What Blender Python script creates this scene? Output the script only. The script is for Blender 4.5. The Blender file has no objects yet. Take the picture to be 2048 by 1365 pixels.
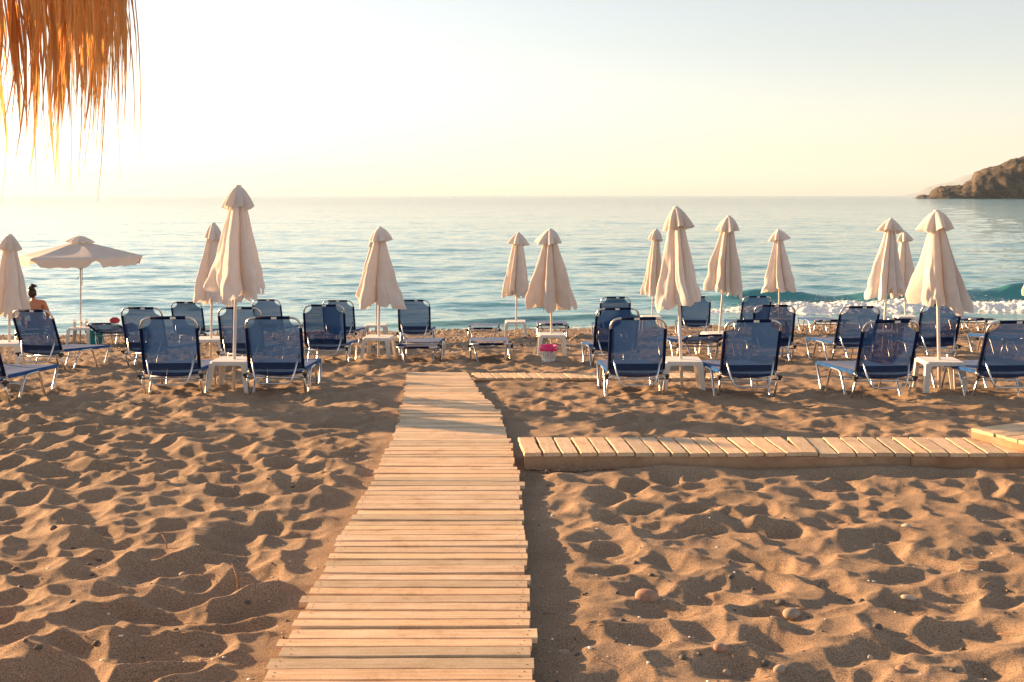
import bpy, bmesh, math, random
import numpy as np
from mathutils import Vector, Matrix, noise as mnoise

# ------------------------------------------------------------------ camera, sky, sun, exposure
SC = bpy.context.scene
COL = SC.collection
R = math.radians
FPX, CX, HZ, CAMZ = 2200.0, 1024.0, 391.0, 3.35      # focal length / principal column / horizon row (photo pixels)
cam_d = bpy.data.cameras.new('camera'); cam = bpy.data.objects.new('camera', cam_d); COL.objects.link(cam)
cam.location = (0, 0, CAMZ); cam.rotation_euler = (R(90), 0, 0)
cam_d.sensor_width = 36; cam_d.lens = FPX / 2048 * 36
cam_d.shift_y = -(682.5 - HZ) / 2048
cam_d.clip_start = 0.05; cam_d.clip_end = 60000
SC.camera = cam

SUN_AZ, SUN_EL = 61.0, 12.0           # degrees to the left of the view axis, degrees above the horizon
W = bpy.data.worlds.new('World'); SC.world = W; W.use_nodes = True
wn = W.node_tree.nodes; wl = W.node_tree.links
sky = wn.new('ShaderNodeTexSky'); sky.sky_type = 'NISHITA'; sky.sun_disc = False
sky.sun_elevation = R(SUN_EL); sky.sun_rotation = R(-SUN_AZ)
sky.air_density = 1.0; sky.dust_density = 0.6; sky.ozone_density = 1.0; sky.altitude = 0
hs = wn.new('ShaderNodeHueSaturation'); hs.inputs['Saturation'].default_value = .55     # milky, hazy evening air
tn = wn.new('ShaderNodeMix'); tn.data_type = 'RGBA'; tn.blend_type = 'MULTIPLY'; tn.inputs[0].default_value = 1; tn.inputs[7].default_value = (1.02, 1.0, 1.0, 1)
wl.new(sky.outputs[0], hs.inputs['Color']); wl.new(hs.outputs[0], tn.inputs[6])
wl.new(tn.outputs[2], wn['Background'].inputs[0]); wn['Background'].inputs[1].default_value = 0.06

sd = bpy.data.lights.new('sun', 'SUN'); sun = bpy.data.objects.new('sun', sd); COL.objects.link(sun)
sd.energy = 5.0; sd.angle = R(0.6); sd.color = (1.0, 0.58, 0.27)
tosun = Vector((-math.sin(R(SUN_AZ)) * math.cos(R(SUN_EL)), math.cos(R(SUN_AZ)) * math.cos(R(SUN_EL)), math.sin(R(SUN_EL))))
sun.rotation_euler = tosun.to_track_quat('Z', 'Y').to_euler()
sun.location = tosun * 60

SC.view_settings.view_transform = 'Standard'; SC.view_settings.look = 'None'
SC.view_settings.exposure = 1.88; SC.view_settings.gamma = 1.0
SC.view_settings.use_curve_mapping = False
SC.render.engine = 'CYCLES'

random.seed(7); rng = np.random.default_rng(11)

# ------------------------------------------------------------------ ground profile and pixel -> ground
PD = np.array([-400, -20, 0, 4, 8.4, 10, 12.5, 14.7, 16.6, 19.5, 22.8, 27.5, 32, 40, 60.])
PH = np.array([1.7, 1.9, 1.98, 2.05, 2.10, 2.15, 2.27, 2.42, 2.56, 2.79, 3.03, 3.35, 3.85, 4.7, 6.0])
def sstep(a, b, x):
    t = np.clip((x - a) / (b - a), 0, 1); return t * t * (3 - 2 * t)
def Hof(d, X):
    d = np.asarray(d, float); X = np.asarray(X, float)
    sh = 14 * np.tanh(X / 14) * 0.13 * sstep(12.5, 24, d)
    out = 0
    for o in (-.8, 0, .8): out = out + np.interp(d - sh + o, PD, PH) / 3
    return out
def gz(X, d): return CAMZ - float(Hof(d, X))
def at(px, py):
    lo, hi = 2.0, 60.0
    for _ in range(60):
        m = (lo + hi) / 2
        X = (px - CX) * m / FPX
        if FPX * float(Hof(m, X)) / m > py - HZ: lo = m
        else: hi = m
    X = (px - CX) * lo / FPX
    return Vector((X, lo, gz(X, lo)))
def atz(px, py, z):
    d = FPX * (CAMZ - z) / (py - HZ); return Vector(((px - CX) * d / FPX, d, z))

# ------------------------------------------------------------------ materials
def newmat(name):
    m = bpy.data.materials.new(name); m.use_nodes = True
    nt = m.node_tree; return m, nt, nt.nodes['Principled BSDF'], nt.nodes['Material Output']
def N(nt, t, **kw):
    n = nt.nodes.new(t)
    for k, v in kw.items():
        if k.startswith('i_'): n.inputs[k[2:].replace('_', ' ')].default_value = v
        else: setattr(n, k, v)
    return n
def ramp(nt, stops, fac=None):
    r = nt.nodes.new('ShaderNodeValToRGB'); el = r.color_ramp.elements
    while len(el) < len(stops): el.new(0.5)
    for e, (p, c) in zip(el, stops): e.position = p; e.color = (*c, 1) if len(c) == 3 else c
    if fac is not None: nt.links.new(fac, r.inputs[0])
    return r
def mixc(nt, fac, a, b, mode='MIX'):
    n = nt.nodes.new('ShaderNodeMix'); n.data_type = 'RGBA'; n.blend_type = mode
    for s, v in ((0, fac), (6, a), (7, b)):
        if hasattr(v, 'links') or isinstance(v, bpy.types.NodeSocket): nt.links.new(v, n.inputs[s])
        else: n.inputs[s].default_value = v if s == 0 else (*v, 1)
    return n.outputs[2]

def mat_simple(name, col, rough=.5, metal=0, noise=0.0, nscale=30, bump=0.0, **kw):
    m, nt, b, o = newmat(name)
    b.inputs['Roughness'].default_value = rough; b.inputs['Metallic'].default_value = metal
    tc = N(nt, 'ShaderNodeTexCoord'); ns = N(nt, 'ShaderNodeTexNoise', i_Scale=nscale, i_Detail=4)
    nt.links.new(tc.outputs['Object'], ns.inputs['Vector'])
    lo = tuple(c * (1 - noise) for c in col); hi = tuple(min(1, c * (1 + noise)) for c in col)
    r = ramp(nt, [(.3, lo), (.7, hi)], ns.outputs['Fac'])
    nt.links.new(r.outputs[0], b.inputs['Base Color'])
    if bump:
        bp = N(nt, 'ShaderNodeBump', i_Strength=bump, i_Distance=.01)
        nt.links.new(ns.outputs['Fac'], bp.inputs['Height']); nt.links.new(bp.outputs[0], b.inputs['Normal'])
    for k, v in kw.items(): b.inputs[k.replace('_', ' ')].default_value = v
    return m

def mat_sand():
    m, nt, b, o = newmat('sand'); L = nt.links
    geo = N(nt, 'ShaderNodeNewGeometry')
    n1 = N(nt, 'ShaderNodeTexNoise', i_Scale=1.3, i_Detail=5); n2 = N(nt, 'ShaderNodeTexNoise', i_Scale=140, i_Detail=3, i_Roughness=.7)
    n3 = N(nt, 'ShaderNodeTexNoise', i_Scale=420, i_Detail=2)
    v = N(nt, 'ShaderNodeTexVoronoi', i_Scale=55)
    for n in (n1, n2, n3, v): L.new(geo.outputs['Position'], n.inputs['Vector'])
    c1 = ramp(nt, [(.3, (.25, .182, .125)), (.7, (.33, .24, .165))], n1.outputs['Fac'])
    c2 = ramp(nt, [(.30, (.34, .34, .36)), (.5, (1, 1, 1)), (.70, (1.75, 1.65, 1.55))], n2.outputs['Fac'])
    mx = mixc(nt, 1.0, c1.outputs[0], c2.outputs[0], 'MULTIPLY')
    sp = ramp(nt, [(.0, (1, 1, 1)), (.07, (1, 1, 1)), (.1, (0, 0, 0))], v.outputs['Distance'])
    ck = ramp(nt, [(.86, (0, 0, 0)), (.9, (1, 1, 1))], v.outputs['Color'])
    ml = N(nt, 'ShaderNodeMath', operation='MULTIPLY'); L.new(sp.outputs[0], ml.inputs[0]); L.new(ck.outputs[0], ml.inputs[1])
    mx2 = mixc(nt, ml.outputs[0], mx, (.62, .56, .5))
    L.new(mx2, b.inputs['Base Color']); b.inputs['Roughness'].default_value = .9
    b.inputs['Specular IOR Level'].default_value = .2
    ad = N(nt, 'ShaderNodeMath', operation='ADD'); L.new(n2.outputs['Fac'], ad.inputs[0]); L.new(n3.outputs['Fac'], ad.inputs[1])
    bp = N(nt, 'ShaderNodeBump', i_Strength=.55, i_Distance=.006)
    L.new(ad.outputs[0], bp.inputs['Height']); L.new(bp.outputs[0], b.inputs['Normal'])
    return m

def mat_wood(name, dark=(.54, .40, .26), light=(.80, .65, .47)):
    m, nt, b, o = newmat(name); L = nt.links
    tc = N(nt, 'ShaderNodeTexCoord'); oi = N(nt, 'ShaderNodeObjectInfo')
    mul = N(nt, 'ShaderNodeVectorMath', operation='MULTIPLY'); mul.inputs[1].default_value = (3.0, 9.0, 4.0)
    L.new(tc.outputs['Object'], mul.inputs[0])
    rn = N(nt, 'ShaderNodeMath', operation='MULTIPLY'); rn.inputs[1].default_value = 300; L.new(oi.outputs['Random'], rn.inputs[0])
    add = N(nt, 'ShaderNodeVectorMath', operation='ADD'); L.new(mul.outputs[0], add.inputs[0]); L.new(rn.outputs[0], add.inputs[1])
    n1 = N(nt, 'ShaderNodeTexNoise', i_Scale=1.0, i_Detail=6, i_Roughness=.65, i_Distortion=.6)
    L.new(add.outputs[0], n1.inputs['Vector'])
    g2 = N(nt, 'ShaderNodeVectorMath', operation='MULTIPLY'); g2.inputs[1].default_value = (1.2, 14.0, 3.0); L.new(add.outputs[0], g2.inputs[0])
    n2 = N(nt, 'ShaderNodeTexNoise', i_Scale=.35, i_Detail=3); L.new(g2.outputs[0], n2.inputs['Vector'])
    g3 = N(nt, 'ShaderNodeVectorMath', operation='MULTIPLY'); g3.inputs[1].default_value = (2.2, 1.1, 1.0); L.new(add.outputs[0], g3.inputs[0])
    vk = N(nt, 'ShaderNodeTexVoronoi', i_Scale=.55); L.new(g3.outputs[0], vk.inputs['Vector'])
    r1 = ramp(nt, [(.25, dark), (.55, light), (.8, tuple(min(1, c * 1.1) for c in light))], n1.outputs['Fac'])
    r2 = ramp(nt, [(.35, (.72, .70, .68)), (.6, (1, 1, 1))], n2.outputs['Fac'])
    c = mixc(nt, .8, r1.outputs[0], r2.outputs[0], 'MULTIPLY')
    kn = ramp(nt, [(.0, (1, 1, 1)), (.10, (.7, .7, .7)), (.17, (0, 0, 0))], vk.outputs['Distance'])
    kk = ramp(nt, [(.55, (0, 0, 0)), (.6, (.55, .55, .55))], vk.outputs['Color'])
    km = N(nt, 'ShaderNodeMath', operation='MULTIPLY'); L.new(kn.outputs[0], km.inputs[0]); L.new(kk.outputs[0], km.inputs[1])
    c = mixc(nt, km.outputs[0], c, (.20, .115, .06))
    gp_ = N(nt, 'ShaderNodeNewGeometry'); st = N(nt, 'ShaderNodeTexNoise', i_Scale=5.5, i_Detail=8, i_Roughness=.72); L.new(gp_.outputs['Position'], st.inputs['Vector'])
    sr_ = ramp(nt, [(.40, (1, 1, 1)), (.56, (.90, .86, .81)), (.70, (.66, .59, .52))], st.outputs['Fac']); c = mixc(nt, .9, c, sr_.outputs[0], 'MULTIPLY')
    gn = N(nt, 'ShaderNodeTexNoise', i_Scale=160, i_Detail=2); L.new(gp_.outputs['Position'], gn.inputs['Vector'])
    gr_ = ramp(nt, [(.3, (.86, .84, .82)), (.62, (1.04, 1.04, 1.04))], gn.outputs['Fac']); c = mixc(nt, 1.0, c, gr_.outputs[0], 'MULTIPLY')
    ro = ramp(nt, [(0, (.74, .76, .76)), (.18, (.80, .78, .76)), (.3, (.98, .92, .88)), (.6, (1.04, 1.0, .98)), (.8, (1.08, .98, .90)), (1, (1.15, 1.02, .88))], oi.outputs['Random'])
    c = mixc(nt, 1.0, c, ro.outputs[0], 'MULTIPLY')
    L.new(c, b.inputs['Base Color']); b.inputs['Roughness'].default_value = .75
    bp = N(nt, 'ShaderNodeBump', i_Strength=.35, i_Distance=.004); L.new(n2.outputs['Fac'], bp.inputs['Height']); L.new(bp.outputs[0], b.inputs['Normal'])
    return m

def mat_cloth(name, col, trans=.35, transcol=None, nscale=60):
    m, nt, b, o = newmat(name); L = nt.links
    tc = N(nt, 'ShaderNodeTexCoord'); n1 = N(nt, 'ShaderNodeTexNoise', i_Scale=5, i_Detail=5)
    L.new(tc.outputs['Object'], n1.inputs['Vector'])
    r = ramp(nt, [(.3, tuple(c * .88 for c in col)), (.7, col)], n1.outputs['Fac'])
    oi = N(nt, 'ShaderNodeObjectInfo'); rv = ramp(nt, [(0, (.88, .86, .83)), (1, (1.02, 1.02, 1.03))], oi.outputs['Random'])
    L.new(mixc(nt, 1.0, r.outputs[0], rv.outputs[0], 'MULTIPLY'), b.inputs['Base Color']); b.inputs['Roughness'].default_value = .85; b.inputs['Specular IOR Level'].default_value = .2
    n2 = N(nt, 'ShaderNodeTexNoise', i_Scale=14, i_Detail=4); L.new(tc.outputs['Object'], n2.inputs['Vector'])
    bp = N(nt, 'ShaderNodeBump', i_Strength=.35, i_Distance=.02); L.new(n2.outputs['Fac'], bp.inputs['Height']); L.new(bp.outputs[0], b.inputs['Normal'])
    t = N(nt, 'ShaderNodeBsdfTranslucent'); t.inputs[0].default_value = (*(transcol or col), 1)
    mx = N(nt, 'ShaderNodeMixShader'); mx.inputs[0].default_value = trans
    L.new(b.outputs[0], mx.inputs[1]); L.new(t.outputs[0], mx.inputs[2]); L.new(mx.outputs[0], o.inputs['Surface'])
    return m

def mat_textile(name, col, alpha, sheen=.6):
    m, nt, b, o = newmat(name); L = nt.links
    tc = N(nt, 'ShaderNodeTexCoord'); n1 = N(nt, 'ShaderNodeTexNoise', i_Scale=9, i_Detail=5)
    L.new(tc.outputs['Object'], n1.inputs['Vector'])
    oi = N(nt, 'ShaderNodeObjectInfo')
    r = ramp(nt, [(.3, tuple(c * .75 for c in col)), (.7, tuple(c * 1.2 for c in col))], n1.outputs['Fac'])
    L.new(r.outputs[0], b.inputs['Base Color']); b.inputs['Roughness'].default_value = .75
    b.inputs['Specular IOR Level'].default_value = .06
    b.inputs['Sheen Weight'].default_value = sheen; b.inputs['Sheen Roughness'].default_value = .45
    b.inputs['Sheen Tint'].default_value = (.9, .88, .9, 1)
    t = N(nt, 'ShaderNodeBsdfTransparent'); tl = N(nt, 'ShaderNodeBsdfTranslucent'); tl.inputs[0].default_value = (.05, .12, .32, 1)
    m1 = N(nt, 'ShaderNodeMixShader'); m1.inputs[0].default_value = .25; L.new(b.outputs[0], m1.inputs[1]); L.new(tl.outputs[0], m1.inputs[2])
    mx = N(nt, 'ShaderNodeMixShader'); mx.inputs[0].default_value = alpha
    L.new(m1.outputs[0], mx.inputs[1]); L.new(t.outputs[0], mx.inputs[2]); L.new(mx.outputs[0], o.inputs['Surface'])
    return m

def mat_sea():
    m, nt, b, o = newmat('sea'); L = nt.links
    geo = N(nt, 'ShaderNodeNewGeometry')
    def nz(sx, sy, scale, det):
        mp = N(nt, 'ShaderNodeVectorMath', operation='MULTIPLY'); mp.inputs[1].default_value = (sx, sy, 1); L.new(geo.outputs['Position'], mp.inputs[0])
        n = N(nt, 'ShaderNodeTexNoise', i_Scale=scale, i_Detail=det, i_Roughness=.55); L.new(mp.outputs[0], n.inputs['Vector']); return n.outputs['Fac']
    a = nz(.45, 1, 2.6, 3); c = nz(.42, 1, .62, 3); d = nz(.3, 1, .09, 4)
    b1 = N(nt, 'ShaderNodeBump', i_Strength=1.0, i_Distance=.034); L.new(a, b1.inputs['Height'])
    b2 = N(nt, 'ShaderNodeBump', i_Strength=1.0, i_Distance=.48); L.new(c, b2.inputs['Height']); L.new(b1.outputs[0], b2.inputs['Normal'])
    sp_ = N(nt, 'ShaderNodeSeparateXYZ'); L.new(geo.outputs['Position'], sp_.inputs[0])       # the breeze ruffles the open water more
    mr_ = N(nt, 'ShaderNodeMapRange', i_From_Min=40, i_From_Max=420, i_To_Min=.19, i_To_Max=1.0); L.new(sp_.outputs['Y'], mr_.inputs[0]); L.new(mr_.outputs[0], b2.inputs['Strength'])
    b3 = N(nt, 'ShaderNodeBump', i_Strength=1.0, i_Distance=.5); L.new(d, b3.inputs['Height']); L.new(b2.outputs[0], b3.inputs['Normal'])
    at_ = N(nt, 'ShaderNodeAttribute', attribute_name='foam')
    fn = nz(1, 1, 3.0, 6)
    ad = N(nt, 'ShaderNodeMath', operation='ADD'); L.new(at_.outputs['Fac'], ad.inputs[0]); L.new(fn, ad.inputs[1])
    fm = ramp(nt, [(.0, (0, 0, 0)), (.92, (0, 0, 0)), (1.0, (1, 1, 1))], ad.outputs[0])
    sh = N(nt, 'ShaderNodeAttribute', attribute_name='shallow')
    deep = mixc(nt, sh.outputs['Fac'], (.035, .225, .26), (.11, .30, .26))
    col = mixc(nt, fm.outputs[0], deep, (.85, .83, .8))
    L.new(col, b.inputs['Base Color']); b.inputs['IOR'].default_value = 1.42
    ro = N(nt, 'ShaderNodeMapRange', i_From_Min=0, i_From_Max=1, i_To_Min=.06, i_To_Max=.7); L.new(fm.outputs[0], ro.inputs[0]); L.new(ro.outputs[0], b.inputs['Roughness'])
    L.new(b3.outputs[0], b.inputs['Normal'])
    return m

def mat_hill():
    m, nt, b, o = newmat('hill'); L = nt.links
    geo = N(nt, 'ShaderNodeNewGeometry')
    n1 = N(nt, 'ShaderNodeTexNoise', i_Scale=.06, i_Detail=7, i_Roughness=.65); n2 = N(nt, 'ShaderNodeTexNoise', i_Scale=.3, i_Detail=4)
    L.new(geo.outputs['Position'], n1.inputs['Vector']); L.new(geo.outputs['Position'], n2.inputs['Vector'])
    r = ramp(nt, [(.36, (.03, .028, .024)), (.48, (.065, .05, .038)), (.58, (.11, .08, .055)), (.7, (.20, .135, .09))], n1.outputs['Fac'])
    r2 = ramp(nt, [(.42, (.35, .40, .25)), (.58, (1, 1, 1))], n2.outputs['Fac'])
    c = mixc(nt, .8, r.outputs[0], r2.outputs[0], 'MULTIPLY'); L.new(c, b.inputs['Base Color']); b.inputs['Roughness'].default_value = .95
    return m

M = dict(
    sand=mat_sand(), wood=mat_wood('weathered_plank'), wood2=mat_wood('stringer_wood', (.30, .19, .11), (.46, .31, .20)),
    nail=mat_simple('nail', (.05, .035, .03), .7),
    cream=mat_cloth('canopy_cream', (.79, .75, .72), .24, (.86, .74, .61)),
    pole=mat_simple('pole_white', (.72, .68, .63), .45, noise=.05),
    plastic=mat_simple('table_plastic', (.74, .70, .64), .4, noise=.05, Subsurface_Weight=.0),
    alu=mat_simple('aluminium', (.62, .62, .63), .28, 1.0, noise=.06),
    black=mat_simple('black_plastic', (.02, .02, .02), .5),
    navy=mat_textile('navy_textile', (.011, .044, .125), .12, .10),
    navyd=mat_textile('navy_textile_double', (.006, .016, .06), .02, .06),
    seatc=mat_textile('seat_textile', (.016, .10, .31), .02, .10),
    sea=mat_sea(), hill=mat_hill(),
    mount=mat_simple('far_rock', (.14, .15, .15), .95, noise=.15, nscale=.01),
    foam=mat_simple('foam', (.86, .84, .80), .7, noise=.04),
    stone=mat_simple('stone', (.33, .26, .20), .8, noise=.25, nscale=25),
    stone_d=mat_simple('stone_dark', (.10, .085, .075), .75, noise=.25, nscale=25),
    stone_r=mat_simple('stone_red', (.34, .20, .14), .8, noise=.2, nscale=25),
    stone_p=mat_simple('stone_pale', (.42, .36, .29), .8, noise=.15, nscale=25),
    straw=mat_cloth('straw', (.38, .23, .12), .6, (.80, .41, .15)),
    straw2=mat_cloth('straw_pale', (.55, .36, .19), .5, (.9, .50, .16)),
    twig=mat_simple('twig', (.33, .17, .08), .8, noise=.3),
    shell=mat_simple('shell', (.72, .68, .62), .5, noise=.2),
    pink=mat_simple('pink_plastic', (.80, .03, .19), .35, noise=.08),
    bin=mat_simple('bin_plastic', (.76, .73, .72), .4, noise=.04),
    skin=mat_simple('skin', (.46, .19, .10), .5, noise=.06),
    hair=mat_simple('hair', (.02, .013, .01), .5, noise=.3, nscale=80),
    suit=mat_simple('swimsuit', (.25, .13, .13), .7, noise=.2),
    teal=mat_simple('teal_fabric', (.0, .24, .24), .7, noise=.15),
    red=mat_simple('red_cloth', (.42, .04, .05), .8, noise=.15), purple=mat_simple('purple_cloth', (.16, .05, .13), .8, noise=.15),
    white=mat_simple('white_paint', (.8, .8, .78), .5),
    hull=mat_simple('hull', (.12, .07, .05), .6),
)
mg, nt, b, o = newmat('glass'); b.inputs['Alpha'].default_value = .22; b.inputs['Roughness'].default_value = .03; b.inputs['Base Color'].default_value = (.95, .93, .9, 1); M['glass'] = mg
M['coffee'] = mat_simple('iced_coffee', (.72, .52, .34), .3, noise=.15)

# ------------------------------------------------------------------ helpers
def mesh_from(name, V, F, mat=None, smooth=True, mats=None, midx=None):
    me = bpy.data.meshes.new(name); me.from_pydata([tuple(v) for v in V], [], [tuple(f) for f in F]); me.update()
    for mm in (mats or ([mat] if mat else [])): me.materials.append(mm)
    if midx is not None: me.polygons.foreach_set('material_index', midx)
    if smooth: me.polygons.foreach_set('use_smooth', [True] * len(me.polygons))
    return me
def grid_mesh(name, P, mat, smooth=True, closed_u=False):
    """P: (rows, cols, 3) array"""
    r, c = P.shape[:2]; idx = np.arange(r * c).reshape(r, c)
    if closed_u: nx = np.roll(idx, -1, axis=1); A, B = idx, nx
    else: A, B = idx[:, :-1], idx[:, 1:]
    q = np.stack([A[:-1], B[:-1], B[1:], A[1:]], -1).reshape(-1, 4)
    me = bpy.data.meshes.new(name)
    me.vertices.add(r * c); me.vertices.foreach_set('co', P.reshape(-1).astype(np.float32))
    me.loops.add(len(q) * 4); me.loops.foreach_set('vertex_index', q.reshape(-1).astype(np.int32))
    me.polygons.add(len(q)); me.polygons.foreach_set('loop_start', np.arange(0, len(q) * 4, 4, dtype=np.int32))
    me.polygons.foreach_set('loop_total', np.full(len(q), 4, dtype=np.int32))
    me.update(calc_edges=True)
    if smooth: me.polygons.foreach_set('use_smooth', np.ones(len(q), dtype=bool))
    me.materials.append(mat); me.validate(); return me
def ob(name, me, parent=None, loc=None, rot=None, label=None, cat=None, group=None, kind=None):
    o_ = bpy.data.objects.new(name, me); COL.objects.link(o_)
    if parent is not None: o_.parent = parent
    if loc is not None: o_.location = loc
    if rot is not None: o_.rotation_euler = rot
    for k, v in (('label', label), ('category', cat), ('group', group), ('kind', kind)):
        if v: o_[k] = v
    return o_
class MB:
    def __init__(s): s.V = []; s.F = []; s.I = []
    def add(s, V, F, i=0):
        n = len(s.V); s.V += [tuple(v) for v in V]; s.F += [tuple(n + k for k in f) for f in F]; s.I += [i] * len(F)
    def box(s, c, h, rz=0, i=0, taper=1.0):
        V = []
        for sz in (-1, 1):
            k = taper if sz < 0 else 1.0
            for sx, sy in ((-1, -1), (1, -1), (1, 1), (-1, 1)):
                x, y = sx * h[0] * k, sy * h[1] * k
                V.append((c[0] + x * math.cos(rz) - y * math.sin(rz), c[1] + x * math.sin(rz) + y * math.cos(rz), c[2] + sz * h[2]))
        s.add(V, [(3, 2, 1, 0), (4, 5, 6, 7), (0, 1, 5, 4), (1, 2, 6, 5), (2, 3, 7, 6), (3, 0, 4, 7)], i)
    def tube(s, path, r, n=8, i=0, cap=True):
        P = [Vector(p) for p in path]; rr = r if hasattr(r, '__len__') else [r] * len(P)
        up = Vector((0, 0, 1)); rings = []; base = len(s.V); T = []
        for k in range(len(P)):
            t = (P[min(k + 1, len(P) - 1)] - P[max(k - 1, 0)]).normalized(); T.append(t)
        a = T[0].orthogonal().normalized()
        for k in range(len(P)):
            a = (a - T[k] * a.dot(T[k])).normalized(); b_ = T[k].cross(a)
            for j in range(n):
                th = 2 * math.pi * j / n; s.V.append(tuple(P[k] + (a * math.cos(th) + b_ * math.sin(th)) * rr[k]))
        for k in range(len(P) - 1):
            for j in range(n):
                j2 = (j + 1) % n
                s.F.append((base + k * n + j, base + k * n + j2, base + (k + 1) * n + j2, base + (k + 1) * n + j)); s.I.append(i)
        if cap:
            s.F.append(tuple(base + j for j in range(n))[::-1]); s.I.append(i)
            s.F.append(tuple(base + (len(P) - 1) * n + j for j in range(n))); s.I.append(i)
    def mesh(s, name, mat, smooth=True):
        ms = mat if isinstance(mat, list) else [mat]
        return mesh_from(name, s.V, s.F, smooth=smooth, mats=ms, midx=s.I)
def auto_smooth(me, ang=35):
    me.set_sharp_from_angle(angle=R(ang)); return me
def fillet(pts, rad, n=4, closed=False):
    P = [Vector(p) for p in pts]; out = [P[0]]
    for k in range(1, len(P) - 1):
        a, b_, c = P[k - 1], P[k], P[k + 1]
        r1 = min(rad, (a - b_).length * .45, (c - b_).length * .45)
        p0 = b_ + (a - b_).normalized() * r1; p1 = b_ + (c - b_).normalized() * r1
        for j in range(n + 1):
            t = j / n; out.append(p0 * (1 - t) ** 2 + b_ * 2 * t * (1 - t) + p1 * t * t)
    out.append(P[-1]); return out

# ------------------------------------------------------------------ noise in numpy
def hash2(ix, iy, k):
    h = np.sin(ix * 127.1 + iy * 311.7 + k * 74.7) * 43758.5453; return h - np.floor(h)
def vnoise(x, y, seed=0):
    ix, iy = np.floor(x), np.floor(y); fx, fy = x - ix, y - iy
    ux, uy = fx * fx * fx * (fx * (fx * 6 - 15) + 10), fy * fy * fy * (fy * (fy * 6 - 15) + 10)
    a = hash2(ix, iy, seed); b_ = hash2(ix + 1, iy, seed); c = hash2(ix, iy + 1, seed); d = hash2(ix + 1, iy + 1, seed)
    return (a * (1 - ux) + b_ * ux) * (1 - uy) + (c * (1 - ux) + d * ux) * uy
def fbm(x, y, oct=4, seed=0):
    s, a, t = 0, .5, 0
    for k in range(oct): s = s + a * vnoise(x * 2 ** k + 17.3 * k, y * 2 ** k - 9.1 * k, seed + k); t += a; a *= .5
    return s / t
def pits(x, y, cell, seed, sharp=90.):
    """smooth minimum of many paraboloids: hollows with creased ridges between them (trodden sand)"""
    gx, gy = x / cell, y / cell; ix, iy = np.floor(gx), np.floor(gy)
    acc = np.zeros_like(gx)
    for dx in (-2, -1, 0, 1, 2):
        for dy in (-2, -1, 0, 1, 2):
            cx, cy = ix + dx, iy + dy
            px = cx + .5 + .95 * (hash2(cx, cy, seed) - .5); py = cy + .5 + .95 * (hash2(cx, cy, seed + 1) - .5)
            th = hash2(cx, cy, seed + 2) * math.pi; el = .62 + .5 * hash2(cx, cy, seed + 3); off = .55 * hash2(cx, cy, seed + 4) ** 1.3
            ux, uy = gx - px, gy - py
            a = (ux * np.cos(th) + uy * np.sin(th)) * el; b_ = (-ux * np.sin(th) + uy * np.cos(th)) / el
            acc += np.exp(-sharp * np.minimum(a * a + b_ * b_ + off, 6) * .35)
    return -np.log(acc + 1e-30) / (sharp * .35)

# ------------------------------------------------------------------ boardwalk geometry needed by the sand
# rows of the main boardwalk in the photograph: row, left edge, right edge
BW = np.array([(744.6, 813.3, 934.4), (765, 812, 946.7), (781.5, 811, 956), (800, 805, 974.4), (812, 804.5, 987.7), (824.6, 802, 997),
    (843, 798, 1004), (863.6, 789.7, 1010), (890, 778.5, 1018.5), (906.7, 768, 1025.6), (925, 760, 1029.7), (945.6, 750.8, 1037), (966, 739.5, 1039.6),
    (997, 724, 1042), (1045, 698, 1046), (1082, 675.6, 1049.5), (1127, 651, 1056), (1178.6, 628, 1058), (1212, 611, 1060), (1254, 586, 1061), (1298, 558, 1065), (1321, 548, 1066), (1360, 531, 1069)])
DECK_H = 0.07
bw_d, bw_l, bw_r = [], [], []
for py, xl, xr in BW:
    lo, hi = 2., 40.
    for _ in range(50):
        mid = (lo + hi) / 2; X = (.5 * (xl + xr) - CX) * mid / FPX
        if FPX * (float(Hof(mid, X)) - DECK_H) / mid > py - HZ: lo = mid
        else: hi = mid
    bw_d.append(lo); bw_l.append((xl - CX) * lo / FPX); bw_r.append((xr - CX) * lo / FPX)
bw_d, bw_l, bw_r = map(np.array, (bw_d, bw_l, bw_r))
o_ = np.argsort(bw_d); bw_d, bw_l, bw_r = bw_d[o_], bw_l[o_], bw_r[o_]
# extend toward and behind the camera with the near width
sl = (bw_l[6] - bw_l[0]) / (bw_d[6] - bw_d[0]); sr = (bw_r[6] - bw_r[0]) / (bw_d[6] - bw_d[0])
bw_d = np.concatenate([[-3.0], bw_d]); bw_l = np.concatenate([[bw_l[0] + sl * (-3 - bw_d[1])], bw_l]); bw_r = np.concatenate([[bw_r[0] + sr * (-3 - bw_d[1])], bw_r])
BW_END = bw_d[-1]
D2A, D2B = 8.44, 8.98            # the side boardwalk, near and far edge
D2X0, D2X1 = .065, 9.0
D3A, D3B = BW_END - .42, BW_END - .02   # the far narrow boardwalk
D3X0, D3X1 = -.50, 2.75
def sand_ripple(X, Y):
    wx = X + .10 * (fbm(X * 3, Y * 3, 3, 5) - .5); wy = Y + .10 * (fbm(X * 3 + 40, Y * 3, 3, 6) - .5)
    p = pits(wx * .92, wy * 1.12, .245, 3); p2 = pits(wx + 3.3, wy + 1.7, .17, 20)
    cap = .40 + .40 * fbm(X * .5 + 3, Y * .5, 2, 71) + .26 * sstep(.3, -.8, X); plat = -np.log(np.exp(-14 * p) + np.exp(-14 * cap)) / 14
    big = fbm(X * .8, Y * .8, 3, 9) - .5
    amp = np.interp(Y, [0, 5, 9, 12, 17, 22, 30], [.108, .106, .102, .095, .082, .06, .03])
    mod = (1 + .02 * sstep(.3, -.8, X)) * (.65 + .8 * fbm(X * .7 + 9, Y * .7, 2, 31))
    h = amp * mod * (plat - .33) + .032 * mod * (p2 - .3) + .055 * big + .006 * (fbm(X * 22, Y * 22, 3, 50) - .5)
    return h
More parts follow.
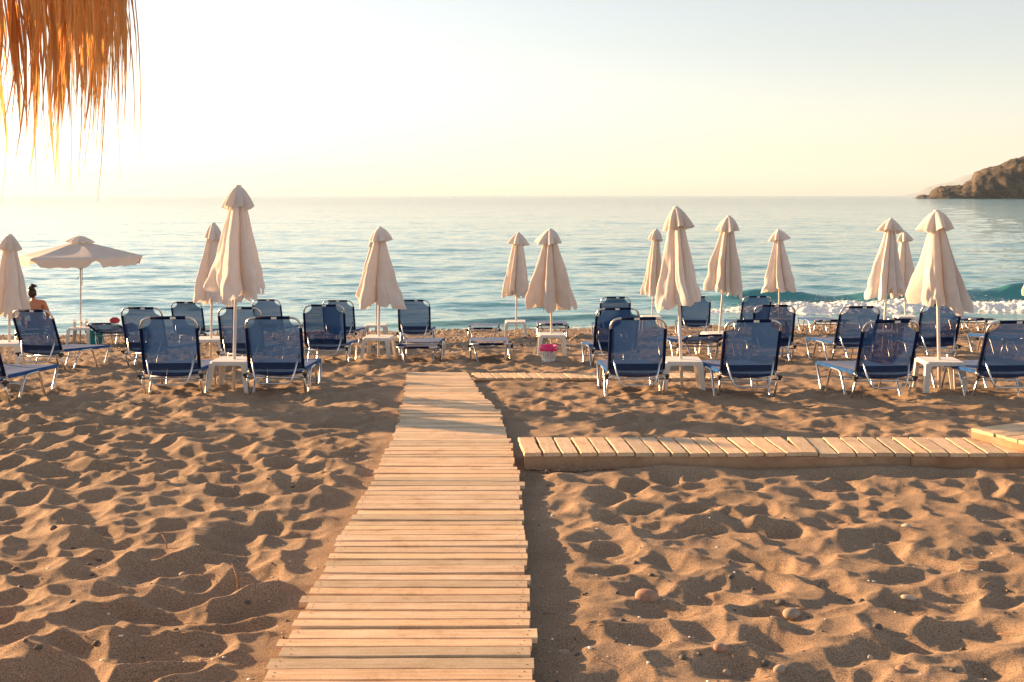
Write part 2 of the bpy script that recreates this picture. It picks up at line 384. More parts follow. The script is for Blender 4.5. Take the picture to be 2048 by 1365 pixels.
def sand_z(X, Y):
    X = np.asarray(X, float); Y = np.asarray(Y, float)
    r = sand_ripple(X, Y)
    l = np.interp(Y, bw_d, bw_l); rr = np.interp(Y, bw_d, bw_r)
    ins = np.minimum(X - l, rr - X)
    e = np.where(Y < BW_END + .1, sstep(-.35, -.02, ins), 0)
    low = np.where(X > (l + rr) / 2, -.012, .012)           # sand drifts up on the windward side
    r = r * (1 - e) + e * np.minimum(r * .3 + low, DECK_H - .06)
    def strip(x0, x1, a, b_, cap, cur):
        k = sstep(-.25, .0, np.minimum(np.minimum(X - x0, x1 - X), np.minimum(Y - a, b_ - Y)))
        return cur * (1 - k) + k * np.minimum(cur * .3, cap)
    r = strip(D2X0, D2X1, D2A, D2B, -.01, r)
    r = r + .045 * sstep(.5, 1.2, X) * np.exp(-((Y - D2A + .09) / .11) ** 2) * (.4 + 1.1 * fbm(X * 1.7, Y * 0, 2, 88)) * (Y < D2A + .02)
    r = strip(D3X0, D3X1, D3A, D3B, -.03, r)
    return CAMZ - Hof(Y, X) + r

# ------------------------------------------------------------------ sand sheet
def span(fine, far, n):
    t = (np.arange(1, n + 1) / n) ** 3; return fine + t * (far - fine)
dd = [3.0]
while dd[-1] < 31: dd.append(dd[-1] + min(max(.0105, dd[-1] ** 2 / 2500), .12))
rows = np.array(list(-span(-3.0, 120, 30)[::-1]) + dd + [32, 34, 37, 41, 46, 52])
rows = np.unique(rows)
u = np.linspace(-1, 1, 860)
P = np.zeros((len(rows), len(u) + 60, 3))
for i, d in enumerate(rows):
    hw = .66 * max(d, 3.0) + .3
    wing = span(hw, max(420, hw * 2), 30)
    P[i, :, 0] = np.concatenate([-wing[::-1], u * hw, wing]); P[i, :, 1] = d
P[:, :, 2] = sand_z(P[:, :, 0], P[:, :, 1])
ob('sand', grid_mesh('sand', P, M['sand']), kind='structure', label='trodden golden brown beach sand full of footprints')

# ------------------------------------------------------------------ sea
dd = [24.0]
while dd[-1] < 700: dd.append(dd[-1] + max(.09, dd[-1] ** 2 / 6500))
k = dd[-1]
while k < 32000: k = min(k * 1.35, 32000); dd.append(k)
rows = np.array(dd); u = np.linspace(-1, 1, 520)
P = np.zeros((len(rows), len(u) + 40, 3))
for i, d in enumerate(rows):
    hw = .62 * d + 1; wing = span(hw, max(900, hw * 1.6), 20)
    P[i, :, 0] = np.concatenate([-wing[::-1], u * hw, wing]); P[i, :, 1] = d
X, Y = P[:, :, 0], P[:, :, 1]
shore = 27.5 + 14 * np.tanh(X / 14) * .13
q = Y - shore                                           # distance out from the waterline
fade = np.clip(60 / np.maximum(Y, 1), 0, 1) ** .6
z = np.zeros_like(X)
for (wlx, wly, am, sd_) in ((5, 2.8, .16, 1), (2.6, 1.4, .15, 2), (1.2, .7, .10, 3), (18, 9, .14, 4)):
    z += am * (fbm(X / wlx + 3 * fbm(X / 40, Y / 40, 2, 77), Y / wly, 3, 60 + 7 * sd_) - .5) * np.clip(Y / (14 * wly + 40), .4, 1) ** 0 * np.where(Y > 220 * wly, 0, 1)
z *= sstep(0, 7, q) * .85 + .06
# the breaker on the right and the small shore wave in the middle
ampR = sstep(3.0, 8.5, X) * (.25 + 1.15 * fbm(X / 2.6, X * 0, 3, 91))
cR = 6.2 + .5 * np.sin(X * .35) + .6 * (fbm(X / 4, X * 0 + 3, 2, 92) - .5)
dq = q - cR
z += .46 * ampR * (.85 + .5 * (fbm(X / .9, Y / .5, 4, 93) - .3)) * np.exp(-(np.where(dq < 0, dq / .55, dq / 1.5)) ** 2)
ampM = sstep(-4.8, -1.5, X) * (1 - sstep(3.2, 6.0, X)) * (.7 + .5 * fbm(X / 2.5, X * 0, 2, 95))
cM = 1.7 + .3 * np.sin(X * .9) + .12 * X
dm = q - cM
z += .13 * ampM * np.exp(-(np.where(dm < 0, dm / .35, dm / .9)) ** 2)
ampL = (1 - sstep(-5.5, -3.5, X)) * (.5 + .6 * fbm(X / 2.5 + 8, X * 0, 2, 98))
z += .13 * ampL * np.exp(-((q - 1.5 - .2 * np.sin(X)) / .55) ** 2)
P[:, :, 2] = z
me = grid_mesh('sea', P, M['sea'])
foam = (np.exp(-((q - .25) / .55) ** 2) * .42 * (.55 + .9 * fbm(X / 2, Y / 2, 3, 33))
        + .50 * ampR * np.exp(-((q - 3.4) / 1.9) ** 2) + .45 * ampM * sstep(.3, 2.5, X) * np.exp(-((dm + .7) / .6) ** 2))
for nm, arr in (('foam', foam), ('shallow', np.clip((1 - sstep(0, 4.5, q)) * .9 + .35 * ampR * np.exp(-(dq / 1.5) ** 2), 0, 1))):
    a_ = me.attributes.new(nm, 'FLOAT', 'POINT'); a_.data.foreach_set('value', arr.reshape(-1).astype(np.float32))
ob('sea', me, kind='structure', label='calm pale teal sea with small waves reaching the horizon')

# broken foam of the breaker: thousands of small lumps of froth
def ico(sub=1):
    bm = bmesh.new(); bmesh.ops.create_icosphere(bm, subdivisions=sub, radius=1)
    V = np.array([v.co[:] for v in bm.verts]); F = np.array([[v.index for v in f.verts] for f in bm.faces]); bm.free(); return V, F
def scatter_mesh(name, C, S, mat, sub=1, squash=1.0, jit=.25, smooth=True):
    V, F = ico(sub); n = len(C); nv = len(V)
    S = np.asarray(S).reshape(n, -1); S = np.repeat(S, 3, 1) if S.shape[1] == 1 else S
    ang = rng.random(n) * 6.283; ca, sa = np.cos(ang), np.sin(ang)
    vv = V[None] * (1 + jit * (rng.random((n, nv, 1)) - .5)) * S[:, None, :]; vv[:, :, 2] *= squash
    x = vv[:, :, 0] * ca[:, None] - vv[:, :, 1] * sa[:, None]; y = vv[:, :, 0] * sa[:, None] + vv[:, :, 1] * ca[:, None]
    P = np.stack([x, y, vv[:, :, 2]], -1) + np.asarray(C)[:, None, :]
    f = (F[None] + (np.arange(n) * nv)[:, None, None]).reshape(-1, 3)
    me = bpy.data.meshes.new(name); me.vertices.add(n * nv); me.vertices.foreach_set('co', P.reshape(-1).astype(np.float32))
    me.loops.add(len(f) * 3); me.loops.foreach_set('vertex_index', f.reshape(-1).astype(np.int32))
    me.polygons.add(len(f)); me.polygons.foreach_set('loop_start', np.arange(0, len(f) * 3, 3, dtype=np.int32)); me.polygons.foreach_set('loop_total', np.full(len(f), 3, dtype=np.int32))
    me.update(calc_edges=True)
    if smooth: me.polygons.foreach_set('use_smooth', np.ones(len(f), dtype=bool))
    me.materials.append(mat); return me
fx = 3.6 + 22 * rng.random(60000); t = rng.random(60000)
fsh = 27.5 + 14 * np.tanh(fx / 14) * .13
fq = .9 + 4.6 * t
env = (np.exp(-((t - .62) / .27) ** 2)) * sstep(3.6, 8.5, fx) * (.35 + 1.1 * fbm(fx / 1.1, fx * 0, 3, 120))
keep = rng.random(60000) < env * 1.3
fx, t, fsh, fq, env = (a[keep][:5000] for a in (fx, t, fsh, fq, env))
fz = np.minimum(rng.random(len(fx)) ** 1.5 * .30 * env * (.4 + 1.2 * fbm(fx * 1.3, fq * 1.5, 3, 140)) + .01, .6)
fs = .003 + .005 * rng.random(len(fx)) ** 2
spray = scatter_mesh('foam', np.stack([fx, fsh + fq, fz * 1.05], -1), np.stack([fs * 1.5, fs, fs], -1), M['foam'], 1, 1, .5)
ob('foam', spray, kind='stuff', label='white spray flying off the wave breaking on the shore', cat='foam')
gx = np.linspace(2.6, 27, 900); gq = np.linspace(.5, 6.1, 150); GX, GQ = np.meshgrid(gx, gq)
GT = (GQ - .9) / 4.6; GY = 27.5 + 14 * np.tanh(GX / 14) * .13 + GQ
ge = np.exp(-((GT - .62) / .28) ** 2) * sstep(3.0, 8.5, GX) * (.45 + 1.0 * fbm(GX / 1.3, GX * 0, 3, 120))
lump = 1 - np.abs(2 * fbm(GX * 1.6, GQ * 1.6, 4, 150) - 1) ; fine = fbm(GX * 9, GQ * 9, 4, 160) - .5
GZ = -.11 + .24 * ge * (.45 + .8 * lump) + .13 * fine * np.clip(ge * 2.2, 0, 1)
ob('foam', grid_mesh('foam', np.stack([GX, GY + .1 * (fbm(GX * 5, GQ * 5, 3, 170) - .5), GZ], -1), M['foam']), kind='stuff', label='white foam bank of the wave breaking on the shore', cat='foam')

# ------------------------------------------------------------------ headland, far mountain
def ridge(name, d0, prof, depth, mat, rough, label, seed, nx=160, ny=40):
    """prof: list of (photo column, photo row of the crest); foot at the water, body runs back by depth"""
    pr = np.array(prof, float); xs = pr[0, 0] + (pr[-1, 0] - pr[0, 0]) * np.linspace(0, 1, nx) ** 2.2
    hpx = np.interp(xs, pr[:, 0], HZ + FPX * CAMZ / d0 - pr[:, 1])
    P = np.zeros((ny, nx, 3))
    for j in range(ny):
        v = j / (ny - 1)
        f = 1 - (1 - v / .62) ** 3.2 if v < .62 else max(0, 1 - ((v - .62) / .38) ** 2)
        yy = d0 + depth * (v - .62) + 0 * xs
        P[j, :, 0] = (xs - CX) * yy / FPX; P[j, :, 1] = yy
        hh = hpx * d0 / FPX
        nz = fbm(P[j, :, 0] / rough, yy / rough, 5, seed) - .5
        nz2 = np.abs(fbm(P[j, :, 0] / rough * .6 + 5, yy / rough * .25, 4, seed + 9) - .5)
        P[j, :, 2] = hh * f * (1 + .7 * nz * (1 - f * .75)) - hh * .9 * nz2 * (1 - f) * f - 1.5 * (f < .02)
        P[j, :, 2] += rough * .16 * (fbm(P[j, :, 0] / rough * 4.5, yy / rough * 4.5, 4, seed + 21) - .5) * np.clip(hh / (rough * .5), 0, 1) * min(1, f * 4)
        P[j, :, 1] += depth * .14 * (fbm(P[j, :, 0] / rough, P[j, :, 0] * 0 + v, 3, seed + 3) - .5)
    return ob(name, grid_mesh(name, P, mat), kind='structure', label=label)
hd = 1180.
ridge('headland', hd, [(1833, 396.6), (1836, 393.5), (1842, 391), (1849, 390), (1857, 392), (1861, 391), (1865, 384), (1872, 378), (1880, 374.5), (1900, 373.5), (1923, 373),
    (1930, 367), (1937, 364.5), (1942, 362), (1948, 349), (1956, 345), (1962, 342), (1980, 337), (1998, 331.5), (2008, 327), (2020, 322), (2048, 318), (2100, 308), (2200, 290), (2400, 268), (2700, 262), (3000, 300), (3200, 396)],
    170, M['hill'], 24, 'brown rocky headland sloping down to the sea', 300, 420, 60)
ridge('far_mountain', 26000., [(1800, 391.4), (1815, 390), (1835, 387), (1845, 381), (1855, 376), (1875, 371), (1895, 367), (1910, 363.5), (1925, 358), (1940, 355), (1990, 352), (2100, 340), (2300, 345), (2600, 391)],
    5000, M['mount'], 1000, 'pale hazy mountain behind the headland', 340)

# ------------------------------------------------------------------ boardwalks of single planks
def plank_mesh(seed):
    rnd = random.Random(seed); n = 9; V = []; F = []
    ww = [rnd.uniform(-.035, .035) for _ in range(n + 1)]; w2 = [rnd.uniform(-.035, .035) for _ in range(n + 1)]
    bow = rnd.uniform(-.04, .04)
    for k in range(n + 1):
        x = -.5 + k / n; b_ = bow * (1 - 4 * x * x)
        y0, y1 = -.5 + ww[k] * .8 + b_, .5 + w2[k] * .8 + b_; c = .045
        V += [(x, y0, -.5), (x, y0, .36), (x, y0 + c, .5), (x, y1 - c, .5), (x, y1, .36), (x, y1, -.5)]
    for k in range(n):
        for j in range(6):
            j2 = (j + 1) % 6; F.append((k * 6 + j, (k + 1) * 6 + j, (k + 1) * 6 + j2, k * 6 + j2))
    F.append(tuple(range(6))); F.append(tuple(n * 6 + j for j in range(5, -1, -1)))
    I = [0] * len(F)
    for sx in (-1, 1):                                      # rusty nail heads
        for sy in (-.22, .24):
            if rnd.random() < .12: continue
            cx, cy = sx * (.462 + rnd.uniform(-.012, .012)), sy + rnd.uniform(-.08, .08); b0 = len(V)
            for j in range(6): V.append((cx + .0042 * math.cos(j * 1.047), cy + .042 * math.sin(j * 1.047), .56))
            F.append(tuple(b0 + j for j in range(6))); I.append(1)
    me = mesh_from('plank', V, F, smooth=False, mats=[M['wood'], M['nail']], midx=I); return me
PLK = [plank_mesh(k) for k in range(14)]
def plank(parent, c, L, w, th, rz, tilt=0, roll=0):
    o_ = ob('plank', random.choice(PLK), parent, c, (roll, tilt, rz + (math.pi if random.random() < .5 else 0))); o_.scale = (L, w, th); return o_
def board(parent, a, b_, w, h, name='stringer'):
    mb = MB(); a, b_ = Vector(a), Vector(b_); d = (b_ - a); L = d.length
    mb.box((0, 0, 0), (L / 2, w / 2, h / 2)); me = mb.mesh(name, M['wood2'], False)
    o_ = ob(name, me, parent, (a + b_) / 2); o_.rotation_euler = d.to_track_quat('X', 'Z').to_euler(); return o_

bw = ob('boardwalk', None, None, (0, 0, 0), kind='structure', label='long pale wooden plank boardwalk running down the sand to the sea')
d = 1.2; k = 0
while d < BW_END - .01:
    pitch = random.uniform(.098, .128); wv = pitch - random.uniform(.011, .021) - (.010 if random.random() < .12 else 0)
    dc = d + pitch / 2
    l, r_ = np.interp(dc, bw_d, bw_l), np.interp(dc, bw_d, bw_r)
    l += random.gauss(0, .009); r_ += random.gauss(0, .009)
    if random.random() < .06: l -= .04
    if random.random() < .06: r_ += .03
    zc = gz(0, dc) + DECK_H - .0125 + random.gauss(0, .0022)
    slope = (gz(0, dc + .3) - gz(0, dc - .3)) / .6
    plank(bw, ((l + r_) / 2, dc, zc), r_ - l, wv, .024, random.gauss(0, .0055), random.gauss(0, .003), slope + random.gauss(0, .012))
    d += pitch
for f in (.06, .5, .94):
    ds = np.linspace(1.2, BW_END - .03, 9)
    for a, b_ in zip(ds[:-1], ds[1:]):
        pa, pb = [np.interp(q_, bw_d, bw_l) * (1 - f) + np.interp(q_, bw_d, bw_r) * f for q_ in (a, b_)]
        board(bw, (pa, a, gz(0, a) + DECK_H - .062), (pb, b_ - .01, gz(0, b_) + DECK_H - .062), .06, .07)

def side_walk(name, x0, x1, a, b_, top, sections, label, pitch, gap, stringer_h):
    root = ob(name, None, None, (0, 0, 0), kind='structure', label=label)
    x = x0
    while x < x1:
        sh = 0
        for xs, s_ in sections:
            if x >= xs: sh = s_
        p = pitch * random.uniform(.93, 1.07); w_ = p - gap * random.uniform(.5, 1.3)
        c = (x + p / 2, (a + b_) / 2 + random.gauss(0, .006), top - .0145 + random.gauss(0, .002))
        plank(root, c, (b_ - a) / math.cos(sh) * random.uniform(.99, 1.012), w_ * math.cos(sh), .029, math.pi / 2 + sh, 0, 0)
        x += p
    for yy in (a + .03, b_ - .03):
        n = max(1, int((x1 - x0) / 2.4)); e = np.linspace(x0 + .03, x1, n + 1)
        for e0, e1 in zip(e[:-1], e[1:]):
            board(root, (e0, yy, top - .031 - stringer_h / 2), (e1 - .004, yy, top - .031 - stringer_h / 2), .04, stringer_h)
    return root
D2TOP = CAMZ - 2.100 + .125
side_walk('boardwalk', D2X0, D2X1, D2A, D2B, D2TOP, [(0, R(5)), (2.15, R(-3))], 'short plank side boardwalk on thick stringers branching off to the right', .146, .016, .10)
D3TOP = gz(.8, (D3A + D3B) / 2) + .045
side_walk('boardwalk', D3X0, D3X1, D3A, D3B, D3TOP, [(-9, R(12))], 'narrow far plank path crossing behind the first chairs', .118, .012, .04)
# raised pallet that lies on the far right end of the side boardwalk
pal = ob('wooden_pallet', None, None, (4.62, 8.83, D2TOP), (0, 0, R(24)), label='raised wooden pallet lying on the right end of the side boardwalk', cat='pallet', )
for j in range(8):
    plank(pal, (.0 + random.gauss(0, .012), -.42 + j * .118, .072), 1.55, .106, .026, random.gauss(0, .004))
for xx in (-.745, 0, .72): board(pal, (xx, -.47, .030), (xx, .46, .030), .05, .056)

# ------------------------------------------------------------------ sun loungers
BL = .66; HWID = .305; HING = .27
def mk_side():
    mb = MB(); p = [(0, -.06, .245), (0, .13, -.03), (0, .27, -.03), (0, .42, .272), (0, .74, .285), (0, .92, -.03), (0, 1.06, -.03), (0, 1.21, .292)]
    mb.tube(fillet(p, .06, 4), .0135, 7); return mb.mesh('side_frame', M['alu'])
def mk_seat_frame():
    mb = MB(); z = .30
    mb.tube(fillet([(-HWID, -.03, HING), (-HWID, .08, z), (-HWID, 1.23, z), (HWID, 1.23, z), (HWID, .08, z), (HWID, -.03, HING)], .06, 4), .013, 7)
    for y in (-.045, .30): mb.tube([(-HWID - .012, y, HING - .06 if y < 0 else .2), (HWID + .012, y, HING - .06 if y < 0 else .2)], .010, 6)
    return mb.mesh('seat_frame', M['alu'])
def mk_seat():
    n, m_ = 16, 14; P = np.zeros((n, m_ + 4, 3))
    for i in range(n):
        v = i / (n - 1); y = .04 + 1.19 * v
        prof = [(-HWID - .017, -.022), (-HWID - .016, .008)] + [(-HWID + .004 + (2 * HWID - .008) * j / (m_ - 1), .017 - .028 * math.sin(math.pi * j / (m_ - 1)) * (.4 + .6 * math.sin(math.pi * v))) for j in range(m_)] + [(HWID + .016, .008), (HWID + .017, -.022)]
        for j, (x, z) in enumerate(prof): P[i, j] = (x, y, .30 + z)
    return grid_mesh('seat_fabric', P, M['seatc'])
def mk_back_frame():   # local: hinge at origin, backrest runs along +z, its rear is -y
    mb = MB(); mb.tube(fillet([(-HWID, 0, -.02), (-HWID, 0, BL), (HWID, 0, BL), (HWID, 0, -.02)], .115, 6), .0135, 8)
    mb.tube([(-HWID, 0, .05), (HWID, 0, .05)], .009, 6)
    return mb.mesh('back_frame', M['alu'])
def mk_back_fabric():
    V = []; F = []; nr = 44; nc = 18
    for i in range(nr):
        t = i / (nr - 1); z = .06 + (BL + .012 - .06) * t
        e = min(max(0, (z - (BL - .12)) / .12), 1)
        hw = HWID - .004 - .118 * math.sqrt(max(0, 1 - (1 - e) ** 2)) if e > 0 else HWID - .004
        for j in range(nc):
            s_ = -1 + 2 * j / (nc - 1); sag = -.022 * (1 - s_ * s_) * math.sin(math.pi * min(t * 1.0, 1)) ** .7
            V.append((s_ * hw, sag, z))
    for i in range(nr - 1):
        for j in range(nc - 1): F.append((i * nc + j, i * nc + j + 1, (i + 1) * nc + j + 1, (i + 1) * nc + j))
    return mesh_from('back_fabric', V, F, M['navy'])
def mk_sleeve():
    mb = MB()
    for s_ in (-1, 1): mb.tube([(s_ * HWID, 0, .04), (s_ * HWID, 0, BL - .125)], .0185, 8)
    mb.tube([(-HWID + .115, 0, BL), (HWID - .115, 0, BL)], .0185, 8)
    return mb.mesh('sleeve', M['navyd'])
def mk_pocket():
    V = []; F = []; nr = 8; nc = 14
    for i in range(nr):
        t = i / (nr - 1)
        for j in range(nc):
            s_ = -1 + 2 * j / (nc - 1); z = -.055 + .175 * t + .02 * (s_ * s_) * (1 - t) * 1.6
            V.append((s_ * (HWID - .006), -.024 - .022 * (1 - s_ ** 4) * math.sin(math.pi * (.15 + .8 * t)) + .02 * (1 - t), z))
    for i in range(nr - 1):
        for j in range(nc - 1): F.append((i * nc + j, i * nc + j + 1, (i + 1) * nc + j + 1, (i + 1) * nc + j))
    return mesh_from('fabric_pocket', V, F, M['navyd'])
def mk_brace():       # local: pivots at origin, arm runs along -z
    mb = MB(); mb.tube(fillet([(-HWID + .035, 0, 0), (-HWID + .105, 0, -.33), (HWID - .105, 0, -.33), (HWID - .035, 0, 0)], .085, 5), .011, 7)
    return mb.mesh('brace', M['alu'])
def mk_joint():
    mb = MB(); mb.box((0, 0, 0), (.016, .035, .017)); mb.tube([(-.02, -.035, .002), (.02, -.035, .002)], .014, 8); mb.tube([(0, -.01, -.04), (0, -.01, 0)], .017, 7)
    return mb.mesh('joint', M['black'], False)
def mk_tag():
    mb = MB(); mb.box((0, 0, 0), (.03, .004, .012)); return mb.mesh('logo_tag', M['white'], False)
LM = dict(side=mk_side(), sf=mk_seat_frame(), seat=mk_seat(), bf=mk_back_frame(), bfab=mk_back_fabric(), sl=mk_sleeve(), po=mk_pocket(), br=mk_brace(), jo=mk_joint(), tag=mk_tag())
def lounger(px, py, yaw, ang, label, tag=True, sink=.0):
    g = at(px, py); yawr = R(yaw)
    ground = np.array([gz(g.x + dx, g.y + dy) for dx, dy in ((0, 0), (-math.sin(yawr), math.cos(yawr)))])
    pitch = math.atan(ground[1] - ground[0])
    off = Vector((-math.sin(yawr), math.cos(yawr), 0)) * -.20
    root = ob('sun_lounger', None, None, g + off + Vector((0, 0, -pitch * .2)) , (pitch, 0, yawr), label=label, cat='sun lounger', group='navy aluminium sun loungers on the beach')
    for s_ in (-1, 1): ob('side_frame', LM['side'], root, (s_ * (HWID + .013), 0, 0))
    ob('seat_frame', LM['sf'], root); ob('seat_fabric', LM['seat'], root)
    lean = R(90 - ang)                                    # tilt backward (toward -y)
    bf = ob('back_frame', LM['bf'], root, (0, 0, HING + .01), (lean, 0, 0))
    fb = ob('back_fabric', LM['bfab'], bf); ob('fabric_pocket', LM['po'], bf); ob('sleeve', LM['sl'], bf)
    if tag: ob('maker_tag', LM['tag'], bf, (random.uniform(-.02, .06), -.018, BL + .003))
    py_, pz_ = -.22 * math.sin(lean), HING + .22 * math.cos(lean)
    if ang > 35: tgt = (-.13 - .04 * random.random(), .11)
    else: tgt = (py_ - .02 - .12, .02)
    dv = Vector((0, tgt[0] - py_, tgt[1] - pz_)).normalized()
    ob('brace', LM['br'], root, (0, py_, pz_), (math.atan2(dv.y, -dv.z), 0, 0))
    for s_ in (-1, 1): ob('joint', LM['jo'], root, (s_ * (HWID + .032), -.055, .245))
    return root
LOUNGERS = [
    (-28, 806, -2, 60, 'sun lounger cut off by the left edge, only its sunlit foot end showing'),
    (352, 790, 4, 69, 'front row sun lounger with upright navy back, left of the tall tightly closed parasol'),
    (559, 788, 1, 68, 'front row navy sun lounger just right of the tall tightly closed parasol'),
    (1268, 791, 1, 68, 'front row navy sun lounger left of the table nearest the side boardwalk'),
    (1488, 793, 2, 64, 'front row navy sun lounger right of the leaning narrow closed parasol'),
    (1752, 795, 4, 64, 'front row navy sun lounger left of the widest closed parasol on the right'),
    (1992, 793, 3, 62, 'front row navy sun lounger cut off by the right edge of the picture'),
    (100, 741, -11, 62, 'navy sun lounger with tilted back in front of the seated person'),
    (305, 735, -6, 66, 'navy sun lounger directly behind the leftmost front row chair'),
    (493, 737, -2, 67, 'navy sun lounger seen behind the pole of the tall tightly closed parasol'),
    (655, 727, 0, 70, 'navy sun lounger standing alone left of the wide closed parasol near the boardwalk end'),
    (842, 722, 0, -2, 'sun lounger folded flat at the left side of the boardwalk end'),
    (981, 721, 2, 2, 'blue sun lounger lying flat between the boardwalk end and the pink bin'),
    (1226, 733, 4, 62, 'navy sun lounger right of the pink bin, second one in its file from the front'),
    (1388, 718, 8, 12, 'dark sun lounger with back barely raised behind the leaning narrow parasol'),
    (1540, 722, -3, 64, 'navy sun lounger directly behind the front row chair right of the leaning parasol'),
    (1698, 722, 5, 60, 'navy sun lounger with blue seat between two front row chairs on the right'),
    (1862, 722, 2, 66, 'navy sun lounger behind the pole of the widest closed parasol'),
    (2032, 712, 3, 5, 'flat sun lounger half hidden behind the chair at the right edge'),
    (232, 692, 0, 18, 'low sun lounger with a red cloth on it, right of the open parasol'),
    (386, 692, -3, 66, 'pale backed sun lounger against the water behind the second row on the left'),
    (545, 683, -8, 68, 'pale see-through sun lounger right behind the tall tightly closed parasol, by the water'),
    (684, 690, -4, 68, 'navy sun lounger by the water left of the wide closed parasol'),
    (831, 690, 0, 68, 'navy sun lounger by the water behind the folded one at the boardwalk end'),
    (968, 682, 0, 2, 'flat sun lounger by the water behind the blue flat one'),
    (1105, 675, 0, 4, 'flat sun lounger by the water behind the table with the pink bin'),
    (1226, 680, 3, 68, 'navy sun lounger by the water, last of the file right of the pink bin'),
    (1388, 674, -4, 64, 'see-through navy sun lounger by the surf behind the leaning narrow parasol'),
    (1503, 672, 4, 62, 'navy sun lounger by the surf between two closed parasols'),
    (1652, 667, 3, 4, 'flat sun lounger by the surf left of the blue seated one'),
    (1776, 663, 3, 3, 'flat sun lounger by the surf behind the pair of overlapping parasols'),
    (1934, 663, 3, 3, 'flat sun lounger by the surf right of the widest closed parasol'),
    (66, 690, 25, 4, 'sun lounger that the person sits on, beside the open parasol'),
]
lobj = [lounger(*L) for L in LOUNGERS]

# ------------------------------------------------------------------ plastic side tables
def mk_table_top():
    mb = MB(); w = .22; n = 5; rc = .05
    pts = []
    for cx, cy, a0 in ((1, 1, 0), (-1, 1, 90), (-1, -1, 180), (1, -1, 270)):
        for j in range(n + 1):
            a = R(a0 + 90 * j / n); pts.append((cx * (w - rc) + rc * math.cos(a), cy * (w - rc) + rc * math.sin(a)))
    m_ = len(pts); V = []; lay = [(.97, .0), (1.0, -.008), (1.012, -.045), (.985, -.045), (.965, -.014)]
    for s_, z in lay: V += [(x * s_, y * s_, z) for x, y in pts]
    F = [tuple(range(m_)), tuple(4 * m_ + j for j in range(m_ - 1, -1, -1))]
    for L in range(4):
        for j in range(m_): F.append((L * m_ + j, (L + 1) * m_ + j, (L + 1) * m_ + (j + 1) % m_, L * m_ + (j + 1) % m_))
    mb.add(V, F); me = mb.mesh('table_top', M['plastic']); return auto_smooth(me, 30)
def mk_table_leg():   # leg for the (+,+) corner: angle section, tapering and splayed
    V = []; F = []; H = .40
    for t, w, o_ in ((0, .085, .0), (.12, .066, .004), (1, .042, .034)):
        z = -.02 - (H + .02) * t; c = .222 + o_; k = .014
        V += [(c, c - w, z), (c, c, z), (c - w, c, z), (c - w, c - k, z), (c - k, c - k, z), (c - k, c - w, z)]
    for L in range(2):
        for j in range(6): F.append((L * 6 + j, (L + 1) * 6 + j, (L + 1) * 6 + (j + 1) % 6, L * 6 + (j + 1) % 6))
    F.append(tuple(range(6))); F.append(tuple(12 + j for j in range(5, -1, -1)))
    return mesh_from('leg', V, F, M['plastic'], smooth=False)
TM = dict(top=mk_table_top(), leg=mk_table_leg())
def table(px, py, yaw, label, h=.37):
    g = at(px, py)
    root = ob('side_table', None, None, g, (0, 0, R(yaw)), label=label, cat='table', group='white plastic side tables under the parasols')
    ob('table_top', TM['top'], root, (0, 0, h))
    for j in range(4): ob('leg', TM['leg'], root, (0, 0, h), (0, 0, j * math.pi / 2))
    return root, g

